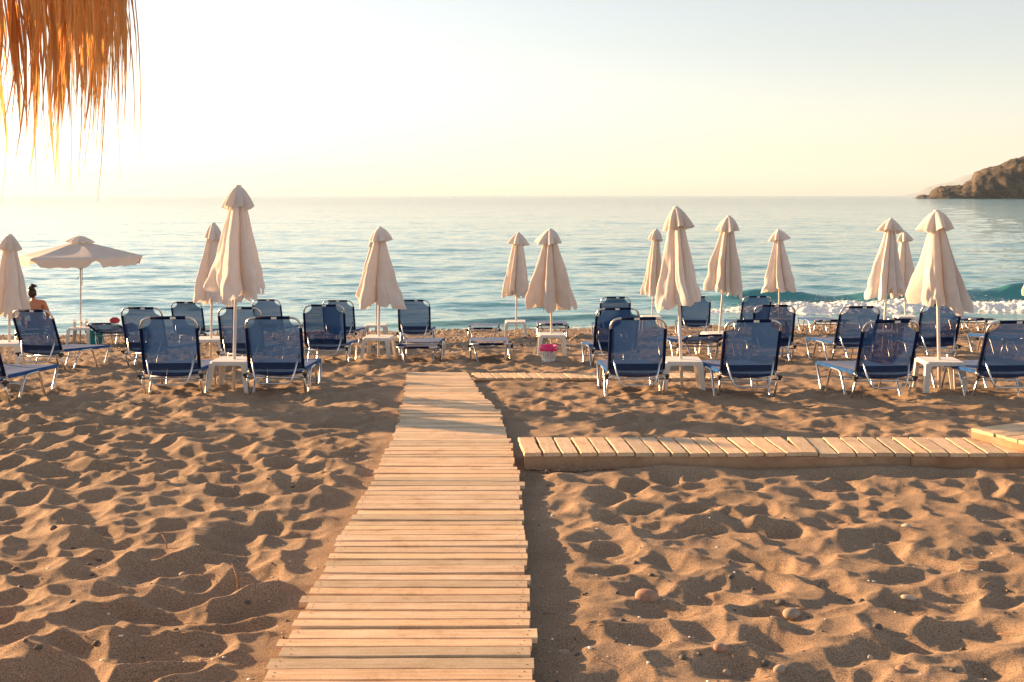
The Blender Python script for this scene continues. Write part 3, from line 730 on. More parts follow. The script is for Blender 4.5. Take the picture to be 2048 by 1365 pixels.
# ------------------------------------------------------------------ parasols
def closed_canopy(h, rb, rt, seed, tight, obl):
    """closed cloth: six gathered lobes with sharp creases, scalloped hem; z from 0 (top) to -h"""
    rnd = random.Random(seed); n = rnd.choice((5, 6, 6)); nth = 150; nr = 36
    bd = [0]
    for _ in range(n): bd.append(bd[-1] + rnd.uniform(.45, 1.6))
    bd = np.array(bd) / bd[-1] * 2 * math.pi; ph = rnd.random() * 6.28
    amp = [rnd.uniform(.62, 1.14) for _ in range(n)]; hem = [rnd.uniform(-.09, .08) for _ in range(n)]; sk = [rnd.uniform(-.9, .9) for _ in range(n)]
    flat = [rnd.uniform(.45, 1.0) for _ in range(n)]; ex, eo = rnd.uniform(.84, 1.0), rnd.random() * 3.14; swx, swy = rnd.gauss(0, .035), rnd.gauss(0, .035)
    P = np.zeros((nr, nth, 3)); th = np.linspace(0, 2 * math.pi, nth, endpoint=False)
    for i in range(nr):
        t = i / (nr - 1)
        prof = rt + (rb - rt) * (t ** (1.12 if not tight else 1.05)) * (1.0)
        if t > .93: prof *= 1 - .9 * (t - .93)
        for j, a in enumerate(th):
            s_ = np.searchsorted(bd, a, 'right') - 1; s_ = min(s_, n - 1)
            f = (a - bd[s_]) / (bd[s_ + 1] - bd[s_]); f2 = f + sk[s_] * f * (1 - f)
            lobe = math.sin(math.pi * min(max(f2, 0), 1)) ** .52
            am = 1 + (amp[s_] - 1) * t * lobe
            crease = (.56 + .26 * t)
            # secondary fold in the middle of wide lobes
            sec = .10 * t * math.cos(4 * math.pi * f + sk[s_] * 3) * lobe * flat[s_]
            r = prof * am * (1 - crease + crease * lobe + sec)
            wob = mnoise.noise(Vector((math.cos(a) * 2.2, math.sin(a) * 2.2, t * 2.4 + seed * 3.1)))
            wr = mnoise.noise(Vector((math.cos(a) * 5, math.sin(a) * 5, t * 7 + seed * 1.7)))
            r *= 1 + .22 * wob * t + .17 * wr * max(0, t - .3) * 1.4
            a2 = a + ph + .28 * wob * t
            drop = (lobe * .06 + hem[s_] * lobe) * max(0, (t - .55) / .45) ** 1.6
            pinch = .07 * max(0, math.sin(a * 9 + seed)) ** 4 * max(0, (t - .85) / .15)
            r *= ex + (1.12 - ex) * math.cos(a2 - eo) ** 2 * 1.1
            P[i, j] = (r * math.cos(a2) + swx * t * t, r * math.sin(a2) + swy * t * t, -h * t - drop + pinch * h)
    tt = np.linspace(0, 1, nr)[:, None] ** 2; U = P[:, :, 0] - obl * P[:, :, 1]; P[:, :, 0] -= tt * (U[-4].max() + U[-4].min()) / 2 * .8
    U = P[:, :, 0] - obl * P[:, :, 1]; P[:, :, :2] *= 2 * rb / (U.max() - U.min())
    return grid_mesh('canopy', P, M['cream'], closed_u=True)
def cap_mesh(rc, hc, seed, n=6):
    rnd = random.Random(seed + 99); nth = 72; nr = 10; ph = rnd.random() * 6.28; P = np.zeros((nr, nth, 3)); amp = [rnd.uniform(.68, 1.25) for _ in range(n)]; tlx, tly = rnd.gauss(0, .10), rnd.gauss(0, .10)
    for i in range(nr):
        t = i / (nr - 1)
        for j in range(nth):
            a = 2 * math.pi * j / nth; s_ = int(a / (2 * math.pi) * n) % n; f = a / (2 * math.pi) * n - int(a / (2 * math.pi) * n)
            c = abs(math.cos(math.pi * f))                       # 1 at the rib corners
            am = amp[s_] * (1 - f) + amp[(s_ + 1) % n] * f
            r = (.018 + (rc - .018) * (t ** .78)) * (1 - t * .50 * (1 - c ** 1.3)) * (1 + (am - 1) * t)
            w = mnoise.noise(Vector((math.cos(a) * 2, math.sin(a) * 2, seed * 2.3)))
            P[i, j] = (r * math.cos(a + ph), r * math.sin(a + ph), -hc * (t ** 1.25) * (1 + .16 * w * t) - .035 * t * (1 - c) + (tlx * math.cos(a) + tly * math.sin(a)) * r)
    return grid_mesh('cap', P, M['cream'], closed_u=True)
def pole_mesh(h, r=.019):
    mb = MB(); mb.tube([(0, 0, -.3), (0, 0, h * .5), (0, 0, h)], r, 10); return mb.mesh('pole', M['pole'])
def parasol(apex, base, bot_y, width_px, seed, label, tight=False, cap_w=None):
    """apex/base/bot in photo pixels: the base fixes the place on the sand, the apex its height and lean"""
    g = at(*base); d = g.y
    top = Vector(((apex[0] - CX) * d / FPX, d, CAMZ - (apex[1] - HZ) * d / FPX)); v = top - g; Ht = v.length
    root = ob('closed_parasol', None, None, g, Vector((0, 0, 1)).rotation_difference(v).to_euler(), label=label, cat='parasol', group='closed cream parasols')
    m_ = (g.y / FPX)
    hcan = (bot_y - apex[1]) * m_ ; rb = width_px * m_ / 2
    ob('pole', pole_mesh(Ht - .03), root)
    hc = .20 * (1.05 if not tight else 1.2); rc = (cap_w * m_ / 2 if cap_w else .17)
    ob('canopy', closed_canopy(hcan - .05 - .09, rb * 1.0, .06, seed, tight, g.x / g.y), root, (0, 0, Ht - .05))
    ob('cap', cap_mesh(rc * 1.14, hc, seed), root, (0, 0, Ht - .004))
    mb = MB(); mb.tube([(0, 0, -.02), (0, 0, .006), (0, 0, .012)], [.036, .036, .02], 12); ob('finial', mb.mesh('finial', M['pole']), root, (0, 0, Ht))
    return root, g
PAR = [  # apex, base, hem row, hem width, seed, label, tight, cap width, table yaw / None, table label
    ((20, 470), (18, 733), 636, 84, 1, 'closed cream parasol at the left edge, next to the open one', 0, 42, 3, 'white plastic table cut off by the left edge'),
    ((427, 447), (421, 722), 610, 78, 2, 'closed cream parasol half hidden behind the tallest closed one', 1, 38, 4, 'white plastic table left of the tallest parasol, second row'),
    ((477, 372), (467, 781), 598, 124, 3, 'tallest closed parasol, rising above the horizon, in the front row left', 1, 58, -3, 'white plastic table between the two front row loungers on the left'),
    ((760, 455), (757, 718), 614, 102, 4, 'wide closed cream parasol standing alone left of the boardwalk end', 0, 50, -6, 'white plastic table left of the folded lounger at the boardwalk end'),
    ((753, 468), (752, 684), 600, 66, 5, 'closed parasol hidden behind the wide one near the boardwalk end, only its pole showing', 1, 34, 2, 'white plastic table by the water left of the boardwalk end'),
    ((467, 464), (465, 690), 606, 70, 6, 'closed parasol hidden behind the tallest one, only its hem corner and pole showing', 1, 34, 0, 'white plastic table by the water behind the tallest parasol'),
    ((1037, 466), (1031, 676), 597, 55, 7, 'narrow closed parasol by the water, left one of the middle pair', 1, 36, 2, 'white plastic table by the water left of the middle parasol pair'),
    ((1101, 459), (1103, 711), 622, 104, 8, 'wider closed parasol above the pink bin', 0, 52, 1, 'white plastic table with the pink bin in front'),
    ((1313, 459), (1302, 664), 590, 52, 9, 'slim closed parasol peeking out left of the leaning narrow one', 1, 32, 2, 'white plastic table by the surf left of the leaning narrow parasol'),
    ((1352, 415), (1364, 781), 622, 94, 10, 'tall narrow closed parasol leaning left in the front row', 1, 52, -3, 'white plastic table under the leaning parasol in the front row'),
    ((1458, 433), (1435, 709), 592, 80, 11, 'closed parasol leaning right, behind the front row chairs', 1, 46, 10, 'white plastic table under the parasol leaning right'),
    ((1557, 460), (1559, 671), 588, 70, 12, 'closed parasol before the breaking wave, right of the one leaning right', 0, 36, 0, 'white plastic table by the surf, half hidden by a raised lounger'),
    ((1782, 438), (1765, 705), 597, 82, 13, 'front one of the two overlapping closed parasols on the right', 0, 44, 0, 'white plastic table hidden behind the front row chair on the right'),
    ((1808, 463), (1811, 664), 596, 60, 14, 'rear one of the two overlapping closed parasols on the right', 0, 30, -4, 'white plastic table by the surf under the overlapping parasols'),
    ((1873, 422), (1879, 782), 624, 136, 15, 'widest closed parasol, large and near on the right', 0, 70, -4, 'white plastic table under the widest parasol on the right'),
    ((2078, 464), (2078, 670), 600, 76, 16, 'closed parasol just cut off by the right edge, a sliver showing', 0, 38, 3, None),
    ((-80, 380), (-85, 775), 600, 130, 17, 'closed parasol left of the picture, only its shadow reaching in', 0, 58, None, None),
]
for ap, ba, by, wpx, sd_, lab, ti, cw, ty, tl in PAR:
    root, g = parasol(ap, ba, by, wpx, sd_, lab, bool(ti), cw)
    if tl: table(ba[0], ba[1], ty, tl)

# the one open parasol (six panels with a hanging valance)
g = at(161, 689); m_ = g.y / FPX
root = ob('open_parasol', None, None, g, label='open cream parasol shading the table with drinks', cat='parasol')
HT = (689 - 472) * m_
ob('pole', pole_mesh(HT - .02), root)
ROP = 121 * m_ / .998; zr = HT - (512 - 472) * m_
def open_canopy():
    V = []; F = []; nr = 10; nth = 96
    P = np.zeros((nr + 4, nth, 3))
    for i in range(nr + 4):
        for j in range(nth):
            a = 2 * math.pi * j / nth; f = (j % 16) / 16
            poly = math.cos(math.pi / 6) / math.cos((f - .5) * math.pi / 3)
            if i < nr:
                t = .13 + .87 * i / (nr - 1); r = ROP * poly * t; z = (HT - .1) + (zr - HT + .1) * t - .03 * math.sin(math.pi * t) * math.sin(math.pi * f)
            else:
                k_ = (i - nr + 1) / 4; t = 1
                cut = min(f, 1 - f); notch = 1 - max(0, 1 - cut / .11) ** .5 * .8
                r = ROP * poly * (1.0 + .004 * k_ - .012 * k_ * k_) ; z = zr - .185 * k_ * notch * (1 + .06 * math.sin(f * 9 + j))
            P[i, j] = (r * math.cos(a + R(5)), r * math.sin(a + R(5)), z)
    return grid_mesh('canopy', P, M['cream'], closed_u=True)
cn = ob('canopy', open_canopy(), root)
cp = MB()
ob('cap', cap_mesh(.27, .13, 77), root, (0, 0, HT + .0))
for j in range(6):
    a = R(5 + 60 * j); mb = MB()
    mb.tube([(.05 * math.cos(a), .05 * math.sin(a), HT - .13), (ROP * .98 * math.cos(a), ROP * .98 * math.sin(a), zr - .012)], .007, 5)
    rb_ = ob('rib', mb.mesh('rib', M['pole']), root)
    mb = MB(); mb.tube([(.02 * math.cos(a), .02 * math.sin(a), zr - .28), (ROP * .5 * math.cos(a), ROP * .5 * math.sin(a), (HT + zr) / 2 - .05)], .006, 5); ob('strut', mb.mesh('strut', M['pole']), rb_)
mb = MB(); mb.tube([(.02, -.02, zr - .2), (.05, -.03, zr - .3), (.045, -.03, zr - .62)], .006, 5); mb.tube([(-.01, -.02, zr - .42), (-.07, -.03, zr - .5)], .006, 5)
ob('cord', mb.mesh('cord', M['black']), root)
tr, tg = table(163, 690, 3, 'white plastic table with drinks under the open parasol')

# drinks on that table
TZ = tg.z + .37
def glass(x, y, h, label, straw):
    root = ob('drinking_glass', None, None, (tg.x + x, tg.y + y, TZ + .001), label=label, cat='glass', group='drinks on the table under the open parasol')
    mb = MB(); prof = [(.026, 0), (.031, h * .5), (.038, h), (.0355, h), (.029, h * .5), (.024, .008)]
    V = []; F = []; n = 14
    for r, z in prof: V += [(r * math.cos(2 * math.pi * j / n), r * math.sin(2 * math.pi * j / n), z) for j in range(n)]
    for L in range(5):
        for j in range(n): F.append((L * n + j, L * n + (j + 1) % n, (L + 1) * n + (j + 1) % n, (L + 1) * n + j))
    F.append(tuple(range(n))[::-1]); F.append(tuple(5 * n + j for j in range(n)))
    mb.add(V, F); ob('cup', mb.mesh('cup', M['glass']), root)
    mb = MB(); mb.tube([(0, 0, .01), (0, 0, h * .45), (0, 0, h * .72)], [.0225, .027, .031], 12); ob('drink', mb.mesh('drink', M['coffee']), root)
    if straw:
        mb = MB(); mb.tube([(-.01, 0, .03), (.012, .004, h + .14)], .004, 6); ob('straw', mb.mesh('straw', M['white']), root)
glass(-.12, -.05, .15, 'left glass of iced coffee with straw on the table under the open parasol', True)
glass(-.035, .06, .14, 'middle glass without straw beside the open parasol pole', False)
glass(.11, -.02, .16, 'right glass of iced coffee with straw on the table under the open parasol', True)

# teal bag, cloths
g = at(189, 690); root = ob('beach_bag', None, None, g, (0, 0, R(10)), label='teal fabric beach bag standing right of the drinks table', cat='bag')
P = np.zeros((9, 24, 3))
for i in range(9):
    t = i / 8
    for j in range(24):
        a = 2 * math.pi * j / 24; w = .13 + .05 * t + .015 * math.sin(3 * a + 4 * t); dd_ = .09 * (1 - .55 * t)
        P[i, j] = (w * np.sign(math.cos(a)) * abs(math.cos(a)) ** .7, dd_ * np.sign(math.sin(a)) * abs(math.sin(a)) ** .7, .30 * t + .02 * math.sin(2 * a) * t)
P[0, :, :2] *= .9
bagm = grid_mesh('body', P, M['teal'], closed_u=True); ob('body', bagm, root)
for s_ in (-1, 1):
    mb = MB(); mb.tube([(-.09, s_ * .03, .28), (-.07, s_ * .05, .40), (.03, s_ * .05, .42), (.09, s_ * .03, .28)], .009, 6); ob('handle', mb.mesh('handle', M['teal']), root)
def cloth_lump(name, lo, x, y, z, s, mat, label):
    V, F = ico(3); V = V * np.array(s)
    for k in range(len(V)): V[k] *= 1 + .25 * mnoise.noise(Vector(V[k] * 14 + x))
    V[:, 2] = np.maximum(V[:, 2], -s[2] * .5)
    p = lo.matrix_basis @ Vector((x, y, z)); ob(name, mesh_from(name, V, F, mat), None, p, label=label, cat='cloth')
cloth_lump('crumpled_towel', lobj[19], .19, -.42, HING + .26, (.10, .09, .075), M['red'], 'crumpled red cloth on the low lounger right of the open parasol')
cloth_lump('crumpled_towel', lobj[19], .30, .16, .375, (.13, .10, .09), M['purple'], 'dark purple cloth beside the red one on the low lounger')

# ------------------------------------------------------------------ bin
g = at(1097, 727); root = ob('waste_bin', None, None, g + Vector((0, 0, -.01)), label='white perforated waste bin with a pink bag, standing before a table', cat='bin')
BH = .27; R0, R1 = .098, .128; mb = MB(); n = 36
def ring(r, z): return [(r * math.cos(2 * math.pi * j / n), r * math.sin(2 * math.pi * j / n), z) for j in range(n)]
def rad(z): return R0 + (R1 - R0) * z / BH
zs = [0, .085]; rows_ = 7
V = []; F = []
lv = [0, .09] + [.09 + (BH - .11) * k_ / (2 * rows_) for k_ in range(1, 2 * rows_ + 1)] + [BH]
for z in lv: V += ring(rad(z), z)
for L in range(len(lv) - 1):
    for j in range(n):
        hole = (1 <= L < len(lv) - 2) and (L % 2 == 1) and (j % 2 == 0)
        if not hole: F.append((L * n + j, L * n + (j + 1) % n, (L + 1) * n + (j + 1) % n, (L + 1) * n + j))
F.append(tuple(range(n))[::-1])
mb.add(V, F); bm_ = ob('basket', mb.mesh('basket', M['bin']), root); md = bm_.modifiers.new('thick', 'SOLIDIFY'); md.thickness = .004
mb = MB(); mb.tube([(R1 * math.cos(2 * math.pi * j / n), R1 * math.sin(2 * math.pi * j / n), BH) for j in range(n + 1)], .006, 6, cap=False); ob('rim', mb.mesh('rim', M['bin']), root)
P = np.zeros((9, 60, 3))
for i in range(9):
    t = i / 8
    for j in range(60):
        a = 2 * math.pi * j / 60; w = mnoise.noise(Vector((math.cos(a) * 3, math.sin(a) * 3, 5)))
        if t < .45: r = R1 * (.80 + .44 * t); z = BH - .03 + .12 * t
        else: r = R1 * (1.0 + .09 * math.sin((t - .45) / .55 * 2.2)); z = BH + .026 - .085 * ((t - .45) / .55) * (1 + .5 * w)
        r *= 1 + .012 * math.sin(11 * a + 3 * w) * t
        P[i, j] = (r * math.cos(a), r * math.sin(a), z + .012 * w)
ob('bag_liner', grid_mesh('bag_liner', P, M['pink'], closed_u=True), root)
P = np.zeros((5, 40, 3))
for i in range(5):
    for j in range(40):
        a = 2 * math.pi * j / 40; r = rad(BH * .9) * .9 * (1 - i / 4.3) ; P[i, j] = (r * math.cos(a), r * math.sin(a), BH * (.92 - .5 * (i / 4)))
ob('bag_inside', grid_mesh('bag_inside', P, M['pink'], closed_u=True), root)

# ------------------------------------------------------------------ the seated person (back to the camera, leaning left)
def skin_body(name, joints, edges, mat, parent=None, root_i=0, sub=2):
    me = bpy.data.meshes.new(name); me.from_pydata([j[0] for j in joints], edges, []); me.update(); me.materials.append(mat)
    o_ = ob(name, me, parent); sk_ = o_.modifiers.new('skin', 'SKIN'); sk_.use_smooth_shade = True
    if not me.skin_vertices: me.attributes.new
    for k_, j in enumerate(joints):
        sv = me.skin_vertices[0].data[k_]; sv.radius = (j[1], j[2] if len(j) > 2 else j[1]); sv.use_root = (k_ == root_i)
    s_ = o_.modifiers.new('sub', 'SUBSURF'); s_.levels = sub; s_.render_levels = sub; return o_
gp = at(66, 690); sx = (69 - CX) * (gp.y) / FPX
pr = ob('person', None, None, (sx, gp.y + .05, gp.z), (0, 0, R(0)), label='seated person with dark hair tied up and bare tanned back, facing the sea', cat='person')
SEAT = .33
J = [((0, 0, SEAT + .11), .155, .12), ((0, .01, SEAT + .26), .125, .095), ((-.01, .03, SEAT + .40), .155, .10), ((-.03, .05, SEAT + .52), .12, .085), ((-.075, .075, SEAT + .585), .052), ((-.10, .09, SEAT + .64), .05),   # pelvis..neck 0-5
     ((.14, .06, SEAT + .525), .068), ((.225, .09, SEAT + .30), .048), ((.12, .30, SEAT + .17), .036), ((.07, .38, SEAT + .15), .03),            # right arm 6-9
     ((-.20, .06, SEAT + .505), .068), ((-.30, .05, SEAT + .27), .048), ((-.33, .17, SEAT + .06), .036), ((-.335, .23, SEAT + .03), .03),          # left arm 10-13
     ((.095, .14, SEAT + .09), .09), ((.13, .50, SEAT + .10), .065), ((.12, .56, .08), .04), ((.12, .60, .05), .036), ((.12, .72, .03), .028),             # right leg 14-18
     ((-.095, .14, SEAT + .09), .09), ((-.12, .50, SEAT + .10), .065), ((-.12, .56, .08), .04), ((-.12, .60, .05), .036), ((-.12, .72, .03), .028)]
E = [(0, 1), (1, 2), (2, 3), (3, 4), (4, 5), (3, 6), (6, 7), (7, 8), (8, 9), (3, 10), (10, 11), (11, 12), (12, 13), (0, 14), (14, 15), (15, 16), (16, 17), (17, 18), (0, 19), (19, 20), (20, 21), (21, 22), (22, 23)]
# fingers: four per hand and a thumb, as short chains
def hand(base, dirv, side):
    global J, E
    bi = base; p0 = Vector(J[bi][0]); dv = Vector(dirv).normalized(); sdv = dv.cross(Vector((0, 0, 1))).normalized()
    J.append((tuple(p0 + dv * .06), .026, .014)); E.append((bi, len(J) - 1)); palm = len(J) - 1
    for k_, (o_, ln) in enumerate(((-.030, .062), (-.010, .075), (.010, .070), (.030, .055))):
        a = p0 + dv * .085 + sdv * o_; b_ = a + dv * ln * .5 - Vector((0, 0, .008)); c = b_ + dv * ln * .5 - Vector((0, 0, .022))
        i0 = len(J); J += [(tuple(a), .0095), (tuple(b_), .0085), (tuple(c), .007)]; E += [(palm, i0), (i0, i0 + 1), (i0 + 1, i0 + 2)]
    a = p0 + dv * .03 + sdv * .035 * side; b_ = a + dv * .035 + sdv * .022 * side
    i0 = len(J); J += [(tuple(a), .011), (tuple(b_), .009)]; E += [(bi, i0), (i0, i0 + 1)]
hand(9, (-.2, .8, -.1), -1); hand(13, (-.1, .8, -.1), 1)
body = skin_body('body', J, E, M['skin'], pr)
# head with face features on the far side
V, F = ico(4); hv = V * np.array([.076, .096, .115])
for k_ in range(len(hv)):
    x, y, z = hv[k_]
    if z < 0: hv[k_][0] *= 1 - .22 * (-z / .115); 
    fr = max(0, y / .096)
    hv[k_][1] += .022 * math.exp(-((x / .014) ** 2 + ((z + .012) / .02) ** 2)) * fr - .010 * (math.exp(-(((abs(x) - .030) / .014) ** 2 + ((z - .012) / .012) ** 2))) * fr + .006 * math.exp(-((x / .025) ** 2 + ((z + .055) / .01) ** 2)) * fr
hl = Vector((-.115, .105, SEAT + .735))
hd_ = ob('head', mesh_from('head', hv, F, M['skin']), pr, hl, (R(14), R(-10), R(8)))
for s_ in (-1, 1):
    Ve, Fe = ico(2); ob('ear', mesh_from('ear', Ve * np.array([.012, .022, .032]), Fe, M['skin']), hd_, (s_ * .076, -.005, -.005))
    ob('eye', mesh_from('eye', Ve * .011, Fe, M['white']), hd_, (s_ * .030, .083, .012))
hr = V * np.array([.084, .104, .122])
for k_ in range(len(hr)): hr[k_] *= 1 + .07 * mnoise.noise(Vector(hr[k_] * 40))
msk = (hr[:, 1] < .035 + .35 * (hr[:, 2] - .01)) & (hr[:, 2] > -.085)
Fh = [f for f in F if all(msk[i] for i in f)]
hair = ob('hair', mesh_from('hair', hr, Fh, M['hair']), hd_)
bn = V * np.array([.062, .055, .05])
for k_ in range(len(bn)): bn[k_] *= 1 + .35 * mnoise.noise(Vector(bn[k_] * 30))
ob('hair_bun', mesh_from('hair_bun', bn, F, M['hair']), hd_, (.03, -.055, .125))
mb = MB()
for k_ in range(14):
    a = random.uniform(-.5, 1.4); mb.tube([(.03, -.05, .13), (.03 + .07 * math.cos(a), -.06, .13 + .06 * math.sin(a) + .03), (.03 + .11 * math.cos(a) + random.uniform(0, .03), -.06, .14 + .05 * math.sin(a))], [.012, .009, .002], 5)
ob('loose_hair', mb.mesh('loose_hair', M['hair']), hd_)
# bikini: back strap and bottom, as thin bands round the trunk
def band(z, rx, ry, h, cy):
    P = np.zeros((4, 36, 3))
    for i in range(4):
        for j in range(36):
            a = 2 * math.pi * j / 36; P[i, j] = (rx * math.cos(a), cy + ry * math.sin(a), z + h * (i / 3 - .5))
    return grid_mesh('bikini_band', P, M['suit'], closed_u=True)
ob('bikini_top', band(SEAT + .30, .150, .112, .028, .015), pr); ob('bikini_bottom', band(SEAT + .09, .19, .155, .13, .0), pr)

# ------------------------------------------------------------------ thatched parasol whose fringe hangs into the picture
TC = Vector((-2.98, 3.25, 0)); TC.z = gz(TC.x, TC.y); RT = 1.72; ZE = CAMZ + .60
tp = ob('thatched_parasol', None, None, TC, label='dry palm thatch fringe of a straw parasol hanging in at the top left', cat='thatched parasol')
mb = MB(); mb.tube([(0, 0, -.4), (0, 0, ZE - TC.z + .75)], .055, 12); ob('pole', mb.mesh('pole', M['twig']), tp)
def thatch(seed, n, zfun, lfun, wr, layers):
    rnd = random.Random(seed); V = []; F = []; I = []
    for k_ in range(n):
        a = rnd.random() * 2 * math.pi
        if math.cos(a - math.pi + R(29)) > .2 and rnd.random() < .72: continue      # sunward side thinned on purpose so sunlight reaches the visible strands
        a += .045 * math.sin(a * 47 + seed) + .02 * math.sin(a * 111); rr = RT * rnd.uniform(*layers); L = lfun(rnd, a) * (1 - .5 * max(0, (math.cos(a) - .8) / .2)); w = rnd.uniform(*wr)
        z0 = zfun(rr, rnd) + .24; L += .24; ns = 7; b0 = len(V)
        tw = rnd.uniform(-1.3, 1.3); sx, sy = rnd.gauss(0, .10), rnd.gauss(0, .07); curl = rnd.gauss(0, .05)
        tx, ty = -math.sin(a), math.cos(a)
        for q_ in range(ns):
            t = q_ / (ns - 1); ww = w * (1 - t ** 2.2) ** .8 * (.6 + .4 * math.sin(math.pi * min(1, t + .25))) + .0006
            out = .10 * t - .07 * t * t
            cx = (rr + out) * math.cos(a) + tx * (sx * t + curl * math.sin(3 * t)) * L; cy = (rr + out) * math.sin(a) + ty * (sx * t + curl * math.sin(3 * t)) * L + sy * t * L
            ang = a + math.pi / 2 + tw + t * .8
            V += [(cx - ww * math.cos(ang), cy - ww * math.sin(ang), z0 - L * t), (cx + ww * math.cos(ang), cy + ww * math.sin(ang), z0 - L * t + .003)]
        for q_ in range(ns - 1): F.append((b0 + 2 * q_, b0 + 2 * q_ + 1, b0 + 2 * q_ + 3, b0 + 2 * q_ + 2)); I.append(0 if rnd.random() < .75 else 1)
    return mesh_from('thatch', V, F, smooth=True, mats=[M['straw'], M['straw2']], midx=I)
zE = ZE - TC.z
def lf(r, a):
    q_ = r.random()
    return r.uniform(.16, .34) if q_ < .62 else (r.uniform(.3, .46) if q_ < .92 else r.uniform(.44, .70))
fr = ob('fringe', thatch(5, 780, lambda rr, r: zE + r.uniform(-.04, .06) + (RT - rr) * .5, lf, (.004, .017), (.94, 1.0)), tp, kind='stuff')
ob('fringe', thatch(6, 420, lambda rr, r: zE + r.uniform(-.05, .05) + (RT - rr) * .5, lambda r, a: r.uniform(.2, .62) if r.random() < .9 else r.uniform(.6, .78), (.0012, .004), (.9, 1.02)), tp, kind='stuff')
P = np.zeros((9, 80, 3))
for i in range(9):
    for j in range(80):
        a = 2 * math.pi * j / 80; t = i / 8; r = .06 + (RT - .02) * t; P[i, j] = (r * math.cos(a), r * math.sin(a), zE + .36 + .62 * (1 - t) + .02 * math.sin(17 * a + 5 * t))
ob('roof', grid_mesh('roof', P, M['straw'], closed_u=True), tp)

# ------------------------------------------------------------------ stones
def stone(px, py, lpx, asp, mat, label, seed, rise=.08):
    g = at(px, py); L = lpx * g.y / FPX / 2 * .85
    z = float(sand_z(g.x, g.y))
    V, F = ico(3); V = V * np.array([L, L * .75, L * asp])
    for k_ in range(len(V)): V[k_] *= 1 + .22 * mnoise.noise(Vector(V[k_] / L * .9 + Vector((seed, 0, 0))[:] if False else Vector(V[k_] / L * .9) + Vector((seed * 3.3, 0, 0))))
    ob('stone', mesh_from('stone', V, F, M[mat]), None, (g.x, g.y, z + L * asp * rise), (random.uniform(-.2, .2), random.uniform(-.3, .3), random.uniform(-.6, .6)), label=label, cat='stone', group='stones in the sand')
STONES = [(1812, 1060, 26, .5, 'stone_p', 'pale oval pebble in the sand at far right, halfway up the sand'),
    (1296, 1200, 58, .7, 'stone_r', 'large reddish stone half buried right of the boardwalk'),
    (1560, 1212, 26, .5, 'stone_d', 'dark pebble leaning against the tan stone'), (1584, 1226, 46, .55, 'stone', 'tan egg-shaped stone beside a dark pebble'),
    (1723, 1210, 18, .7, 'stone_d', 'small dark pebble right of the tan egg-shaped stone'), (1817, 1202, 36, .4, 'stone_p', 'flat pale stone at right, level with the tan egg-shaped one'),
    (1755, 1264, 24, .7, 'stone_d', 'brown pointed pebble below the small dark one'), (1440, 1314, 36, .6, 'stone_r', 'brown rounded stone near the bottom edge, left of centre of the right sand'),
    (1453, 1340, 26, .7, 'stone', 'small tan pebble just below the brown rounded stone'), (1558, 1342, 34, .6, 'stone', 'sandy rounded stone at the bottom edge of the right sand'),
    (1803, 1346, 34, .6, 'stone_r', 'reddish stone at the bottom edge near the right corner'), (1130, 1302, 30, .5, 'stone', 'tan flat stone in the shade beside the boardwalk'),
    (1155, 1315, 16, .6, 'stone_d', 'small dark pebble beside the tan flat stone by the boardwalk'), (1923, 1155, 16, .7, 'stone', 'small tan pebble near the right edge'),
    (1740, 1313, 14, .9, 'stone_p', 'small whitish pebble near the bottom right'), (1926, 1296, 16, .8, 'stone_d', 'dark small pebble near the lower right corner'),
    (365, 1150, 20, .8, 'stone', 'brown stone on the sand left of the boardwalk'), (177, 1137, 16, .7, 'stone_d', 'dark round pebble on the left sand'),
    (107, 1074, 18, .8, 'stone_d', 'dark pebble far left, the upper one of the left sand'), (436, 1304, 10, .9, 'stone_p', 'tiny pale pebble in a hollow at lower left')]
for k_, s_ in enumerate(STONES): stone(*s_, seed=k_ + 1)

# ------------------------------------------------------------------ loose small stuff on the sand
def rand_ground(n, d0, d1, seed):
    r = np.random.default_rng(seed); inv = 1 / d0 + (1 / d1 - 1 / d0) * r.random(n); d = 1 / inv; x = (r.random(n) * 2 - 1) * .56 * d
    l, rr = np.interp(d, bw_d, bw_l), np.interp(d, bw_d, bw_r)
    ok = ~((x > l - .03) & (x < rr + .03) & (d < BW_END + .1)) & ~((x > D2X0 - .05) & (d > D2A - .06) & (d < D2B + .4)) & ~((x > D3X0) & (x < D3X1) & (d > D3A - .05) & (d < D3B + .05))
    return x[ok], d[ok]
x, d = rand_ground(600, 3.6, 15, 3); zz = sand_z(x, d); s_ = .003 + .007 * rng.random(len(x)) ** 3
ob('shell_fragments', scatter_mesh('shell_fragments', np.stack([x, d, zz + .001], -1), np.stack([s_ * 1.5, s_, s_ * .5], -1), M['shell'], 1, 1, .6, False), kind='stuff', label='tiny pale shell bits scattered over the sand', cat='shells')
x, d = rand_ground(330, 3.6, 16, 4); zz = sand_z(x, d); s_ = .005 + .014 * rng.random(len(x)) ** 3
ob('gravel_bits', scatter_mesh('gravel_bits', np.stack([x, d, zz + .001], -1), np.stack([s_ * 1.4, s_, s_ * .7], -1), M['stone_d'], 1, 1, .4), kind='stuff', label='small dark gravel scattered over the sand', cat='gravel')
